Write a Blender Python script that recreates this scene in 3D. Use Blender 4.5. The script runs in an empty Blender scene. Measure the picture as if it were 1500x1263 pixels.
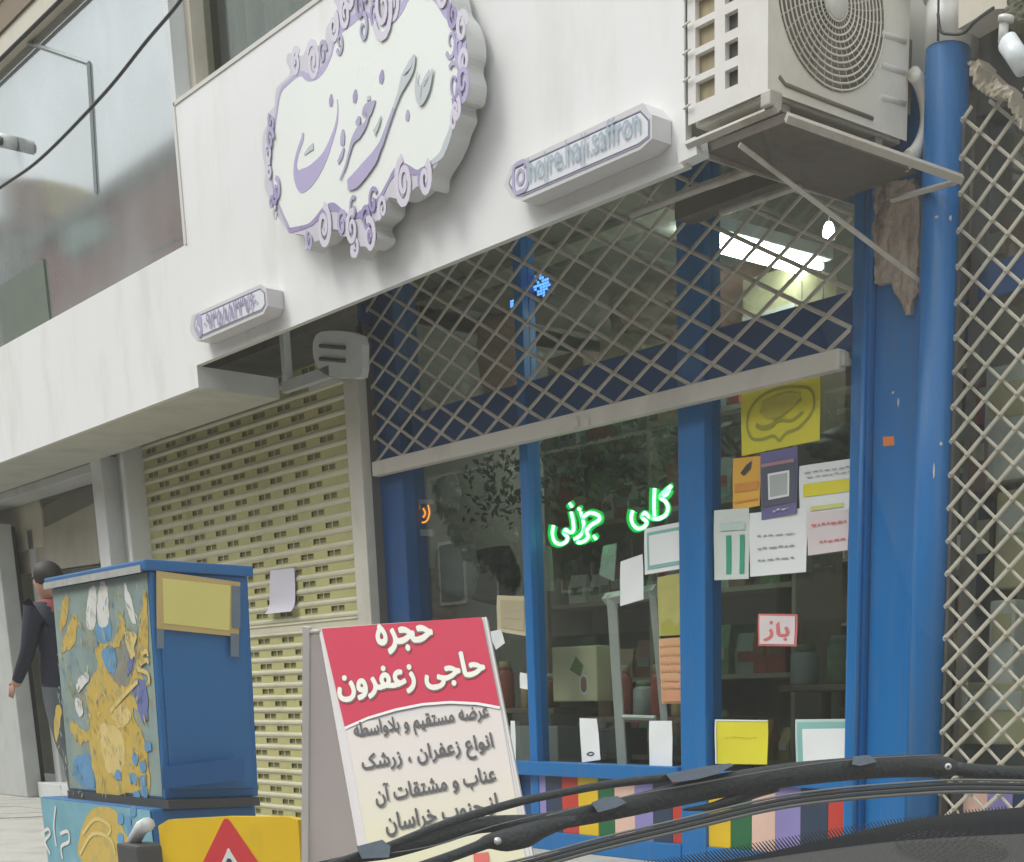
import bpy, math, random, unicodedata
from mathutils import Vector as V, Matrix, noise
random.seed(7)
C = bpy.context.scene.collection
SC = bpy.context.scene

# ------------------------------------------------------------------ camera
PPU, PPV, FP = 1080.0, 1662.0, 2218.0
AX = V((0.66703, -0.19817, -0.71819)); AY = V((0.74503, 0.17742, 0.64300)); AZ = V((0.0, 0.96398, -0.26598))
AX.normalize(); AZ = (AZ - AX * AX.dot(AZ)).normalized(); AY = (AY - AX * AX.dot(AY) - AZ * AZ.dot(AY)).normalized()
CAM = V((0.0, -5.0, 1.3))
cam = bpy.data.cameras.new('camera'); camo = bpy.data.objects.new('camera', cam); C.objects.link(camo)
cam.sensor_width = 36; cam.lens = 36 * FP / 1500
cam.shift_x = (750 - PPU) / 1500; cam.shift_y = (PPV - 631.5) / 1500
cam.clip_start = 0.02; cam.clip_end = 1500
# columns: camera right, up, back expressed in world
right = V((AX[0], AY[0], AZ[0])); up = V((AX[1], AY[1], AZ[1])); fwd = V((AX[2], AY[2], AZ[2]))
M = Matrix((( right[0], up[0], -fwd[0], CAM[0]), (right[1], up[1], -fwd[1], CAM[1]), (right[2], up[2], -fwd[2], CAM[2]), (0, 0, 0, 1)))
camo.matrix_world = M
SC.camera = camo

# ------------------------------------------------------------------ sky and sun (soft, overcast)
w = bpy.data.worlds.new('World'); SC.world = w; w.use_nodes = True
nt = w.node_tree; bg = nt.nodes['Background']
sky = nt.nodes.new('ShaderNodeTexSky'); sky.sky_type = 'NISHITA'; sky.sun_disc = False
SUN_EL, SUN_AZ = math.radians(52), math.radians(212)
sky.sun_elevation = SUN_EL; sky.sun_rotation = SUN_AZ; sky.dust_density = 4.0; sky.air_density = 1.2; sky.ozone_density = 1.5
hsv = nt.nodes.new('ShaderNodeHueSaturation'); hsv.inputs['Saturation'].default_value = 0.33
nt.links.new(sky.outputs[0], hsv.inputs['Color'])
cl = nt.nodes.new('ShaderNodeMix'); cl.data_type = 'RGBA'; cl.inputs[0].default_value = 0.62; cl.inputs[7].default_value = (6.6, 7.0, 7.2, 1)   # even cloud cover over the clear sky
nt.links.new(hsv.outputs[0], cl.inputs[6]); nt.links.new(cl.outputs[2], bg.inputs[0]); bg.inputs[1].default_value = 0.13
sun = bpy.data.lights.new('sun', 'SUN'); sun.energy = 0.75; sun.angle = math.radians(22); sun.color = (1, 0.97, 0.93)
suno = bpy.data.objects.new('sun', sun); C.objects.link(suno)
sd = V((math.sin(SUN_AZ) * math.cos(SUN_EL), math.cos(SUN_AZ) * math.cos(SUN_EL), math.sin(SUN_EL)))
suno.rotation_euler = sd.to_track_quat('Z', 'Y').to_euler()
SC.view_settings.view_transform = 'Standard'; SC.view_settings.look = 'None'
SC.view_settings.exposure = 0.92; SC.view_settings.gamma = 1
SC.render.engine = 'CYCLES'
SC.cycles.max_bounces = 8; SC.cycles.transparent_max_bounces = 16; SC.cycles.use_denoising = True
SC.cycles.sample_clamp_indirect = 6

# ------------------------------------------------------------------ helpers
def ray(u, v):
    c = V((u - PPU, PPV - v, FP)); return V((c.dot(AX), c.dot(AY), c.dot(AZ)))
def py(u, v, y=0.0):            # a point on a plane parallel to the facade
    r = ray(u, v); return CAM + r * ((y - CAM.y) / r.y)
def pxx(u, v, x):               # a point on a plane square to the facade
    r = ray(u, v); return CAM + r * ((x - CAM.x) / r.x)
def pz(u, v, z):
    r = ray(u, v); return CAM + r * ((z - CAM.z) / r.z)
def pd(u, v, d):
    return CAM + ray(u, v) * (d / FP)

def S(r, g, b, k=1.0):
    f = lambda c: ((c / 255) / 12.92 if c <= 10 else (((c / 255) + 0.055) / 1.055) ** 2.4) * k
    return (f(r), f(g), f(b), 1)

MATS = {}
def mat(name, col, rough=0.6, metal=0.0, var=0.12, scale=6.0, bump=0.15, bscale=60.0, emit=None, es=0.0, dirt=None, damt=0.0, spec=0.5, stretch=None, dscale=2.0):
    if name in MATS: return MATS[name]
    m = bpy.data.materials.new(name); m.use_nodes = True; n = m.node_tree.nodes; l = m.node_tree.links
    b = n['Principled BSDF']; b.inputs['Roughness'].default_value = rough; b.inputs['Metallic'].default_value = metal
    b.inputs['Specular IOR Level'].default_value = spec
    tc = n.new('ShaderNodeTexCoord'); mp = n.new('ShaderNodeMapping'); l.new(tc.outputs['Object'], mp.inputs[0])
    if stretch: mp.inputs['Scale'].default_value = stretch
    nz = n.new('ShaderNodeTexNoise'); nz.inputs['Scale'].default_value = scale; nz.inputs['Detail'].default_value = 6; l.new(mp.outputs[0], nz.inputs['Vector'])
    mx = n.new('ShaderNodeMix'); mx.data_type = 'RGBA'
    a = tuple(c * (1 - var) for c in col[:3]) + (1,); c2 = tuple(min(1, c * (1 + var)) for c in col[:3]) + (1,)
    mx.inputs[6].default_value = a; mx.inputs[7].default_value = c2; l.new(nz.outputs[0], mx.inputs[0])
    out = mx.outputs[2]
    if dirt:
        nd = n.new('ShaderNodeTexNoise'); nd.inputs['Scale'].default_value = dscale; nd.inputs['Detail'].default_value = 8; nd.inputs['Roughness'].default_value = 0.65
        l.new(mp.outputs[0], nd.inputs['Vector'])
        rp = n.new('ShaderNodeValToRGB'); rp.color_ramp.elements[0].position = 0.5; rp.color_ramp.elements[1].position = 0.72
        l.new(nd.outputs[0], rp.inputs[0])
        mm = n.new('ShaderNodeMath'); mm.operation = 'MULTIPLY'; mm.inputs[1].default_value = damt; l.new(rp.outputs[0], mm.inputs[0])
        m2 = n.new('ShaderNodeMix'); m2.data_type = 'RGBA'; l.new(mm.outputs[0], m2.inputs[0]); l.new(out, m2.inputs[6]); m2.inputs[7].default_value = dirt; out = m2.outputs[2]
    l.new(out, b.inputs['Base Color'])
    rm = n.new('ShaderNodeMapRange'); rm.inputs[3].default_value = max(0.03, rough - 0.1); rm.inputs[4].default_value = min(1, rough + 0.12); l.new(nz.outputs[0], rm.inputs[0]); l.new(rm.outputs[0], b.inputs['Roughness'])
    if bump > 0:
        bn = n.new('ShaderNodeTexNoise'); bn.inputs['Scale'].default_value = bscale; bn.inputs['Detail'].default_value = 4; l.new(mp.outputs[0], bn.inputs['Vector'])
        bp = n.new('ShaderNodeBump'); bp.inputs['Strength'].default_value = bump; bp.inputs['Distance'].default_value = 0.004; l.new(bn.outputs[0], bp.inputs['Height']); l.new(bp.outputs[0], b.inputs['Normal'])
    if emit:
        b.inputs['Emission Color'].default_value = emit; b.inputs['Emission Strength'].default_value = es
    MATS[name] = m; return m

def glassmat(name, tint, refl_min, refl_max, rough=0.0):
    m = bpy.data.materials.new(name); m.use_nodes = True; n = m.node_tree.nodes; l = m.node_tree.links
    n.remove(n['Principled BSDF']); o = n['Material Output']
    t = n.new('ShaderNodeBsdfTransparent'); t.inputs[0].default_value = tint
    g = n.new('ShaderNodeBsdfGlossy'); g.inputs['Roughness'].default_value = rough; g.inputs[0].default_value = (1, 1, 1, 1)
    fr = n.new('ShaderNodeFresnel'); fr.inputs[0].default_value = 1.5
    mr = n.new('ShaderNodeMapRange'); mr.inputs[1].default_value = 0.04; mr.inputs[2].default_value = 0.6; mr.inputs[3].default_value = refl_min; mr.inputs[4].default_value = refl_max
    l.new(fr.outputs[0], mr.inputs[0]); mx = n.new('ShaderNodeMixShader'); l.new(mr.outputs[0], mx.inputs[0]); l.new(t.outputs[0], mx.inputs[1]); l.new(g.outputs[0], mx.inputs[2])
    l.new(mx.outputs[0], o.inputs[0]); MATS[name] = m; return m

class MB:
    def __init__(s): s.v = []; s.f = []; s.mi = []; s.m = []; s.sm = []
    def mid(s, m):
        if m not in s.m: s.m.append(m)
        return s.m.index(m)
    def add(s, vs, fs, m, smooth=False):
        k = len(s.v); s.v += [V(p) for p in vs]; i = s.mid(m)
        for f in fs: s.f.append([a + k for a in f]); s.mi.append(i); s.sm.append(smooth)
        return s
    def box(s, x0, x1, y0, y1, z0, z1, m):
        vs = [(x0,y0,z0),(x1,y0,z0),(x1,y1,z0),(x0,y1,z0),(x0,y0,z1),(x1,y0,z1),(x1,y1,z1),(x0,y1,z1)]
        return s.add(vs, [(0,3,2,1),(4,5,6,7),(0,1,5,4),(1,2,6,5),(2,3,7,6),(3,0,4,7)], m)
    def bbox(s, x0, x1, y0, y1, z0, z1, m, b=0.006):     # box with its edges cut off
        import bmesh
        bm = bmesh.new(); bmesh.ops.create_cube(bm, size=1)
        for v in bm.verts: v.co = V(((x0+x1)/2 + v.co.x*(x1-x0), (y0+y1)/2 + v.co.y*(y1-y0), (z0+z1)/2 + v.co.z*(z1-z0)))
        bmesh.ops.bevel(bm, geom=list(bm.edges), offset=b, segments=2, affect='EDGES', profile=0.6)
        bm.verts.index_update(); s.add([v.co.copy() for v in bm.verts], [[v.index for v in f.verts] for f in bm.faces], m); bm.free(); return s
    def prism(s, pts, off, m, mside=None, cap=True, back=True):   # pts: outline, off: vector to the back
        n = len(pts); pts = [V(p) for p in pts]; off = V(off); nw = V((0, 0, 0))
        for i in range(n): nw += pts[i].cross(pts[(i+1) % n])
        if nw.dot(off) > 0: pts = pts[::-1]
        if cap: s.add(pts, [list(range(n))], m)
        if back: s.add([p + off for p in pts], [list(range(n))[::-1]], mside or m)
        s.add(pts + [p + off for p in pts], [(i, (i+1) % n, (i+1) % n + n, i + n) for i in range(n)], mside or m); return s
    def tube(s, pts, r, m, k=8, caps=True, smooth=True, flat=1.0, upv=None):
        pts = [V(p) for p in pts]; n = len(pts); rs = r if isinstance(r, (list, tuple)) else [r] * n; vs = []; prev = None
        for i, p in enumerate(pts):
            t = (pts[min(i+1, n-1)] - pts[max(i-1, 0)]).normalized()
            if upv is not None: a = V(upv) - t * t.dot(V(upv))
            elif prev is None: a = t.orthogonal()
            else: a = prev - t * t.dot(prev)
            a.normalize(); prev = a; b = t.cross(a)
            for j in range(k):
                th = 2 * math.pi * (j + 0.5) / k; vs.append(p + a * math.cos(th) * rs[i] + b * math.sin(th) * rs[i] * flat)
        fs = [(i*k + j, i*k + (j+1) % k, (i+1)*k + (j+1) % k, (i+1)*k + j) for i in range(n-1) for j in range(k)]
        if caps: fs += [list(range(k))[::-1], [(n-1)*k + j for j in range(k)]]
        return s.add(vs, fs, m, smooth)
    def ribbon(s, pts, ws, n, m, th=0.0):          # flat brush stroke lying in the plane with normal n
        pts = [V(p) for p in pts]; n = V(n).normalized(); L = []; R = []
        for i, p in enumerate(pts):
            t = (pts[min(i+1, len(pts)-1)] - pts[max(i-1, 0)]).normalized(); a = n.cross(t) * ws[i] * 0.5; L.append(p + a); R.append(p - a)
        k = len(pts); fs = [(i+k, i+1+k, i+1, i) for i in range(k-1)]
        s.add(L + R, fs, m)
        if th:
            o = -n * th; P = L + R[::-1]; q = len(P); s.add(P + [p + o for p in P], [(i, (i+1) % q, (i+1) % q + q, i + q) for i in range(q)], m)
        return s
    def poly(s, pts, m): return s.add(pts, [list(range(len(pts)))], m)

def smooth_closed(p, k=3):
    n = len(p); out = []
    for i in range(n):
        a, b, c, d = V(p[(i-1) % n]), V(p[i]), V(p[(i+1) % n]), V(p[(i+2) % n])
        for j in range(k):
            t = j / k; out.append(0.5 * ((2*b) + (c-a)*t + (2*a-5*b+4*c-d)*t*t + (3*b-a-3*c+d)*t**3))
    return out
def smooth_open(p, k=4):
    n = len(p); out = []
    for i in range(n-1):
        a, b, c, d = V(p[max(i-1, 0)]), V(p[i]), V(p[i+1]), V(p[min(i+2, n-1)])
        for j in range(k):
            t = j / k; out.append(0.5 * ((2*b) + (c-a)*t + (2*a-5*b+4*c-d)*t*t + (3*b-a-3*c+d)*t**3))
    out.append(V(p[-1])); return out

def obj(name, mb, parent=None, kind=None, label=None):
    me = bpy.data.meshes.new(name); o = bpy.data.objects.new(name, me); C.objects.link(o)
    off = V((0, 0, 0)); q = parent
    if parent:
        o.parent = parent; off = V(parent['_base'])
    else:
        if mb.v:
            xs = [v.x for v in mb.v]; ys = [v.y for v in mb.v]; zs = [v.z for v in mb.v]; off = V(((min(xs)+max(xs))/2, (min(ys)+max(ys))/2, min(zs)))
        o.location = off
    me.from_pydata([v - off for v in mb.v], [], mb.f)
    for m in mb.m: me.materials.append(m)
    for p, i, sm in zip(me.polygons, mb.mi, mb.sm): p.material_index = i; p.use_smooth = sm
    me.update(); o['_base'] = off[:]
    if kind: o['kind'] = kind
    if label: o['label'] = label
    return o
def thing(name, label, cat, loc=(0, 0, 0), group=None):
    o = bpy.data.objects.new(name, None); C.objects.link(o); o.location = loc; o['_base'] = tuple(loc); o.empty_display_size = 0.1
    o['label'] = label; o['category'] = cat
    if group: o['group'] = group
    return o
def tag(o, label, cat, group=None):
    o['label'] = label; o['category'] = cat
    if group: o['group'] = group
    return o
def struct(name, mb): return obj(name, mb, kind='structure')
def piece(name, me, loc, parent):
    o = bpy.data.objects.new(name, me); C.objects.link(o); o.parent = parent; o.location = V(loc) - V(parent['_base']); o['_base'] = tuple(loc); return o
def copy_thing(root, loc, label, group=None):
    r = root.copy(); C.objects.link(r); r.location = loc; r['label'] = label
    if group: r['group'] = group
    for ch in list(root.children):
        c = ch.copy(); C.objects.link(c); c.parent = r
        for g in list(ch.children):
            d = g.copy(); C.objects.link(d); d.parent = c
    return r

# ---- Arabic-script shaping: logical text -> joined letter forms in drawing order
FORMS = {}
for cp in list(range(0xFB50, 0xFC00)) + list(range(0xFE70, 0xFEFD)):
    d = unicodedata.decomposition(chr(cp)).split()
    if len(d) >= 2 and d[0] in ('<initial>', '<medial>', '<final>', '<isolated>'):
        FORMS.setdefault(''.join(chr(int(x, 16)) for x in d[1:]), {})[d[0][1:-1]] = chr(cp)
def shape(t):
    t = t.replace('ی', '\u06cc').replace('ک', '\u06a9'); toks = []; i = 0
    while i < len(t):
        if t[i:i+2] in ('\u0644\u0627',): toks.append(t[i:i+2]); i += 2
        else: toks.append(t[i]); i += 1
    def fwd_(c): f = FORMS.get(c, {}); return 'initial' in f
    def bwd_(c): f = FORMS.get(c, {}); return 'final' in f
    out = []
    for k, c in enumerate(toks):
        f = FORMS.get(c)
        if not f: out.append(c); continue
        pj = k > 0 and fwd_(toks[k-1]) and bwd_(c); nj = k+1 < len(toks) and fwd_(c) and bwd_(toks[k+1])
        key = 'medial' if pj and nj else 'final' if pj else 'initial' if nj else 'isolated'
        out.append(f.get(key) or f.get('isolated') or c)
    return ''.join(reversed(out))
def textmesh(s, bold=0.0, bands=64):
    """outline curves of the text, filled by non-zero winding so overlapping strokes stay solid"""
    c = bpy.data.curves.new('t', 'FONT'); c.body = s
    o = bpy.data.objects.new('t', c); C.objects.link(o); dg = bpy.context.evaluated_depsgraph_get(); dg.update()
    cu = o.to_curve(dg); loops = []
    for sp in cu.splines:
        bp = sp.bezier_points; n = len(bp); P = []
        if n < 2: continue
        for i in range(n):
            p0, p1 = bp[i], bp[(i+1) % n]; a0, h0, h1, a1 = p0.co, p0.handle_right, p1.handle_left, p1.co
            for k in range(4):
                t = k / 4; P.append(V(a0 * (1-t)**3 + h0 * 3*t*(1-t)**2 + h1 * 3*t*t*(1-t) + a1 * t**3))
        Q = [P[0]]
        for p in P[1:]:
            if (p - Q[-1]).length > 1e-4: Q.append(p)
        loops.append(Q)
    o.to_curve_clear(); bpy.data.objects.remove(o); bpy.data.curves.remove(c)
    def area(L): return sum(L[i].x * L[(i+1) % len(L)].y - L[(i+1) % len(L)].x * L[i].y for i in range(len(L))) / 2
    if not loops: return [], []
    sg_ = 1 if max(loops, key=lambda L: abs(area(L))) and area(max(loops, key=lambda L: abs(area(L)))) > 0 else -1
    E = []
    for L in loops:
        n = len(L); R = []
        for i in range(n):
            t = (L[(i+1) % n] - L[(i-1) % n]); t = t.normalized() if t.length > 1e-6 else V((1, 0, 0)); R.append(L[i] + V((t.y, -t.x, 0)) * bold * sg_)
        for i in range(n):
            p, q = R[i], R[(i+1) % n]
            if abs(p.y - q.y) > 1e-7: E.append((p.x, p.y, q.x, q.y, 1) if p.y < q.y else (q.x, q.y, p.x, p.y, -1))
    y0 = min(e[1] for e in E); y1 = max(e[3] for e in E); vs = []; fs = []; H = (y1 - y0) / bands
    for k in range(bands):
        ya, yb = y0 + k * H, y0 + (k + 1) * H; ym = (ya + yb) / 2; X = []
        for (xa, y_a, xb, y_b, w_) in E:
            if y_a <= ym < y_b:
                f = lambda yy: xa + (xb - xa) * (min(max(yy, y_a), y_b) - y_a) / (y_b - y_a); X.append((f(ym), f(ya), f(yb), w_))
        X.sort(); wn = 0; st = None
        for x_ in X:
            o_ = wn; wn += x_[3]
            if o_ == 0 and wn != 0: st = x_
            elif o_ != 0 and wn == 0:
                m = len(vs); vs += [V((st[1], ya, 0)), V((x_[1], ya, 0)), V((x_[2], yb, 0)), V((st[2], yb, 0))]; fs.append([m, m+1, m+2, m+3])
    return vs, fs
def text(mb, s, p0, p1, hvec, m, bold=0.0, lift=0.001, ext=0.0, rtl=True):
    """text between p0 (left end) and p1 (right end); hvec = vector from the lowest to the highest ink"""
    s = shape(s) if rtl else s; vs, fs = textmesh(s, bold)
    if not vs: return
    x0 = min(v.x for v in vs); x1 = max(v.x for v in vs); y0 = min(v.y for v in vs); y1 = max(v.y for v in vs)
    p0 = V(p0); U = V(p1) - p0; H = V(hvec); N = U.cross(H).normalized()
    mb.add([p0 + U * ((v.x - x0) / (x1 - x0)) + H * ((v.y - y0) / (y1 - y0)) + N * (lift + ext) for v in vs], fs, m)

# ------------------------------------------------------------------ materials
FASC = mat('fascia_panel', (0.80, 0.79, 0.775, 1), 0.42, var=0.02, scale=1.2, bump=0.05, bscale=9, dirt=(0.58, 0.55, 0.49, 1), damt=0.45, dscale=1.6, stretch=(1.6, 1, .55))
FEDGE = mat('fascia_edge', (0.62, 0.60, 0.55, 1), 0.5, var=0.08)
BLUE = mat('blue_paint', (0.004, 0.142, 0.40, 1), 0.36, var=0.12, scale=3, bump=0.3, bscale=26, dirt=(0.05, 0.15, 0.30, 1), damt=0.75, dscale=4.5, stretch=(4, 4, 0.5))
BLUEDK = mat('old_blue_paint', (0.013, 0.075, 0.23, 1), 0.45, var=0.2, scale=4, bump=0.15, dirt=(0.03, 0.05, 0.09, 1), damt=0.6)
GREY = mat('grey_paint', (0.47, 0.48, 0.47, 1), 0.5, var=0.08, scale=3, bump=0.1, dirt=(0.2, 0.2, 0.18, 1), damt=0.4)
LGREY = mat('light_grey_paint', (0.64, 0.65, 0.64, 1), 0.45, var=0.06, scale=3, bump=0.08, dirt=(0.3, 0.3, 0.27, 1), damt=0.35)
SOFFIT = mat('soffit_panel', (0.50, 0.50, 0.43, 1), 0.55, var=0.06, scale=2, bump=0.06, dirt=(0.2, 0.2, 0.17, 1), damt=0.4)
BARG = mat('grille_paint', (0.52, 0.48, 0.41, 1), 0.5, metal=0.1, var=0.2, scale=18, bump=0.2, dirt=(0.16, 0.12, 0.08, 1), damt=0.5, dscale=9)
BARG2 = mat('grille_cream', (0.46, 0.43, 0.35, 1), 0.5, metal=0.05, var=0.15, scale=18, bump=0.2, dirt=(0.2, 0.16, 0.1, 1), damt=0.45, dscale=9)
RAIL = mat('bottom_rail_paint', (0.56, 0.52, 0.46, 1), 0.5, var=0.08, scale=5, bump=0.1, dirt=(0.32, 0.28, 0.22, 1), damt=0.5)
SLATB = mat('slat_beige', (0.58, 0.55, 0.41, 1), 0.55, var=0.1, scale=5, bump=0.1, dirt=(0.3, 0.27, 0.18, 1), damt=0.45)
SLATY = mat('slat_olive', (0.46, 0.43, 0.185, 1), 0.55, var=0.14, scale=6, bump=0.1, dirt=(0.2, 0.19, 0.08, 1), damt=0.5)
SLOT = mat('slot_backing', (0.23, 0.22, 0.09, 1), 0.7, var=0.3, scale=9)
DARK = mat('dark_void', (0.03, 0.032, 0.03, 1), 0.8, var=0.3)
ROOMW = mat('shop_wall', (0.30, 0.28, 0.235, 1), 0.8, var=0.3, scale=1.5, dirt=(0.12, 0.11, 0.085, 1), damt=0.7, dscale=1.1)
WOOD = mat('shelf_wood', (0.16, 0.11, 0.07, 1), 0.55, var=0.25, scale=3, stretch=(1, 1, 8))
CREAM = mat('cream_plaster', (0.62, 0.57, 0.47, 1), 0.7, var=0.08, scale=3, dirt=(0.35, 0.3, 0.22, 1), damt=0.4)
ACW = mat('ac_casing', (0.74, 0.70, 0.62, 1), 0.42, var=0.05, scale=2, bump=0.05, dirt=(0.38, 0.33, 0.26, 1), damt=0.35, dscale=3)
ACS = mat('ac_side_casing', (0.72, 0.69, 0.65, 1), 0.42, var=0.04, scale=2, bump=0.05, dirt=(0.45, 0.4, 0.32, 1), damt=0.3, dscale=3)
ACD = mat('ac_recess', (0.20, 0.175, 0.14, 1), 0.7, var=0.3, scale=12)
COIL = mat('coil_fins', (0.34, 0.28, 0.17, 1), 0.5, metal=0.4, var=0.4, scale=30, stretch=(1, 1, 0.15))
STEEL = mat('bracket_steel', (0.46, 0.43, 0.38, 1), 0.5, metal=0.2, var=0.15, scale=8, dirt=(0.22, 0.15, 0.09, 1), damt=0.6, dscale=6)
PURP = mat('purple_acrylic', (0.44, 0.38, 0.60, 1), 0.3, var=0.12, scale=5, bump=0)
PURD = mat('deep_purple_acrylic', (0.33, 0.27, 0.47, 1), 0.3, var=0.2, scale=9, bump=0)
PURG = mat('grey_purple_acrylic', (0.42, 0.38, 0.54, 1), 0.35, var=0.12, scale=5, bump=0)
LILAC = mat('lilac_acrylic', (0.66, 0.61, 0.70, 1), 0.3, var=0.08, scale=8, bump=0)
SILV = mat('pale_silver_acrylic', (0.52, 0.56, 0.58, 1), 0.3, var=0.08, scale=5, bump=0)
SIGNF = mat('sign_face', (0.83, 0.85, 0.80, 1), 0.3, var=0.015, scale=2, bump=0.02, bscale=8)
SIGNS = mat('sign_side', (0.58, 0.58, 0.56, 1), 0.45, var=0.05, scale=3)
PLQ = mat('plaque_body', (0.62, 0.60, 0.60, 1), 0.4, var=0.04, scale=3)
PLQF = mat('plaque_face', (0.72, 0.73, 0.76, 1), 0.35, var=0.03, scale=4, bump=0.02)
INKB = mat('blue_grey_letter', (0.36, 0.44, 0.50, 1), 0.4, var=0.1)
PAPER = mat('paper_white', (0.78, 0.80, 0.79, 1), 0.75, var=0.04, scale=5, bump=0.06, bscale=12)
PAPERP = mat('paper_pinkish', (0.68, 0.60, 0.60, 1), 0.75, var=0.04, scale=5, bump=0.05)
PAPERL = mat('paper_lavender', (0.60, 0.57, 0.64, 1), 0.75, var=0.04, scale=5, bump=0.05)
PCREAM = mat('paper_cream', (0.52, 0.47, 0.30, 1), 0.75, var=0.12, scale=5)
PYEL = mat('poster_yellow', (0.72, 0.65, 0.03, 1), 0.5, var=0.1, scale=5, bump=0.03)
PGRN = mat('olive_print', (0.34, 0.33, 0.045, 1), 0.6, var=0.2, scale=8, bump=0)
PORA = mat('poster_orange', (0.78, 0.42, 0.05, 1), 0.55, var=0.08, bump=0)
PORD = mat('orange_print', (0.66, 0.27, 0.04, 1), 0.55, var=0.08, bump=0)
PNAV = mat('poster_violet', (0.14, 0.13, 0.30, 1), 0.5, var=0.1, bump=0)
PNVD = mat('poster_slate', (0.08, 0.09, 0.12, 1), 0.5, var=0.1, bump=0)
PTEAL = mat('teal_print', (0.22, 0.46, 0.42, 1), 0.6, var=0.05, bump=0)
PTEALL = mat('pale_teal_print', (0.50, 0.62, 0.58, 1), 0.6, var=0.05, bump=0)
GBAR = mat('green_print', (0.03, 0.33, 0.20, 1), 0.5, var=0.1, bump=0)
INK = mat('faint_ink', (0.33, 0.34, 0.36, 1), 0.7, var=0.2, bump=0)
INKR = mat('red_ink', (0.62, 0.16, 0.15, 1), 0.7, var=0.2, bump=0)
INKK = mat('dark_ink', (0.05, 0.05, 0.05, 1), 0.6, var=0.2, bump=0)
PTER = mat('terracotta_print', (0.55, 0.26, 0.14, 1), 0.6, var=0.15, scale=10, bump=0)
WHITEP = mat('white_paint', (0.74, 0.73, 0.70, 1), 0.4, var=0.04, scale=4, dirt=(0.5, 0.48, 0.42, 1), damt=0.3)
RUBBER = mat('black_rubber', (0.022, 0.024, 0.026, 1), 0.5, var=0.2, scale=30, bump=0.1)
WIPM = mat('wiper_plastic', (0.03, 0.032, 0.035, 1), 0.42, var=0.25, scale=20, bump=0.25, bscale=400)
WIPL = mat('wiper_clip_plastic', (0.13, 0.16, 0.20, 1), 0.5, var=0.15, scale=20, bump=0.15, bscale=300)
FRIT = mat('black_frit', (0.006, 0.006, 0.007, 1), 0.35, var=0.2, bump=0)
DASH = mat('dashboard_plastic', (0.045, 0.043, 0.041, 1), 0.6, var=0.1, scale=6, bump=0.35, bscale=900)
ASPH = mat('asphalt', (0.115, 0.112, 0.105, 1), 0.9, var=0.25, scale=40, bump=0.5, bscale=120)
PAVE = mat('pavement_stone', (0.45, 0.43, 0.39, 1), 0.8, var=0.12, scale=6, bump=0.3, dirt=(0.18, 0.17, 0.15, 1), damt=0.5)
GL = glassmat('shop_glass', (0.88, 0.91, 0.89, 1), 0.035, 0.20)
GLC = glassmat('curtain_glass', (0.75, 0.78, 0.74, 1), 0.03, 0.12)
GLM = glassmat('tinted_mirror_glass', (0.30, 0.34, 0.33, 1), 0.40, 0.72)
_n = GLM.node_tree.nodes; _l = GLM.node_tree.links; _o = _n['Material Output']; _src = _o.inputs[0].links[0].from_socket
for q in _n:
    if q.type == 'BSDF_GLOSSY': q.inputs['Roughness'].default_value = .05
_t = _n.new('ShaderNodeBsdfDiffuse'); _t.inputs[0].default_value = (.42, .46, .45, 1); _m = _n.new('ShaderNodeMixShader'); _l.new(_src, _m.inputs[1]); _l.new(_t.outputs[0], _m.inputs[2]); _l.new(_m.outputs[0], _o.inputs[0])  # pale haze mixed into the glass colour to wash out its reflections
_tc = _n.new('ShaderNodeTexCoord'); _z = _n.new('ShaderNodeTexNoise'); _z.inputs['Scale'].default_value = 1.1; _z.inputs['Detail'].default_value = 5; _l.new(_tc.outputs['Object'], _z.inputs['Vector'])
_r = _n.new('ShaderNodeMapRange'); _r.inputs[1].default_value = .3; _r.inputs[2].default_value = .7; _r.inputs[3].default_value = .22; _r.inputs[4].default_value = .5; _l.new(_z.outputs[0], _r.inputs[0]); _l.new(_r.outputs[0], _m.inputs[0])
GLW = glassmat('windshield_glass', (0.97, 0.99, 0.98, 1), 0.035, 0.30)
_n = GLW.node_tree.nodes; _l = GLW.node_tree.links; _o = _n['Material Output']; _src = _o.inputs[0].links[0].from_socket   # dust film added as a pale veil that lifts the darks
_t = _n.new('ShaderNodeBsdfTranslucent'); _t.inputs[0].default_value = (.62, .62, .56, 1); _m = _n.new('ShaderNodeMixShader'); _m.inputs[0].default_value = 0.024
_l.new(_src, _m.inputs[1]); _l.new(_t.outputs[0], _m.inputs[2]); _l.new(_m.outputs[0], _o.inputs[0])

PZ = 0.58         # pavement level
FY = -0.85        # fascia plane
# ------------------------------------------------------------------ ground
struct('ground', MB().box(-400, 400, -400, 400, -0.3, 0.0, ASPH))
struct('road', MB().box(-200, 120, -15.0, -3.92, 0.004, 0.20, ASPH))
k = MB()
x = -40.0
while x < 12:
    k.bbox(x, x + 0.98, -3.915, -3.70, 0.19, PZ + 0.012, PAVE, 0.015); x += 1.0
struct('kerb', k)
struct('pavement', MB().box(-60, 30, -3.695, 0.0, 0.1, PZ, PAVE))
k = MB()
for i in range(14):
    for j in range(6):
        x0 = -19 + i * 0.5; y0 = -3.4 + j * 0.5
        k.box(x0, x0 + 0.488, y0, y0 + 0.488, PZ - 0.01, PZ + 0.008 + random.uniform(-0.002, 0.003), PAVE)
o = obj('paving_tiles', k); o['kind'] = 'stuff'; tag(o, 'square grey stone tiles of the pavement outside the left shop', 'paving')

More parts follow.
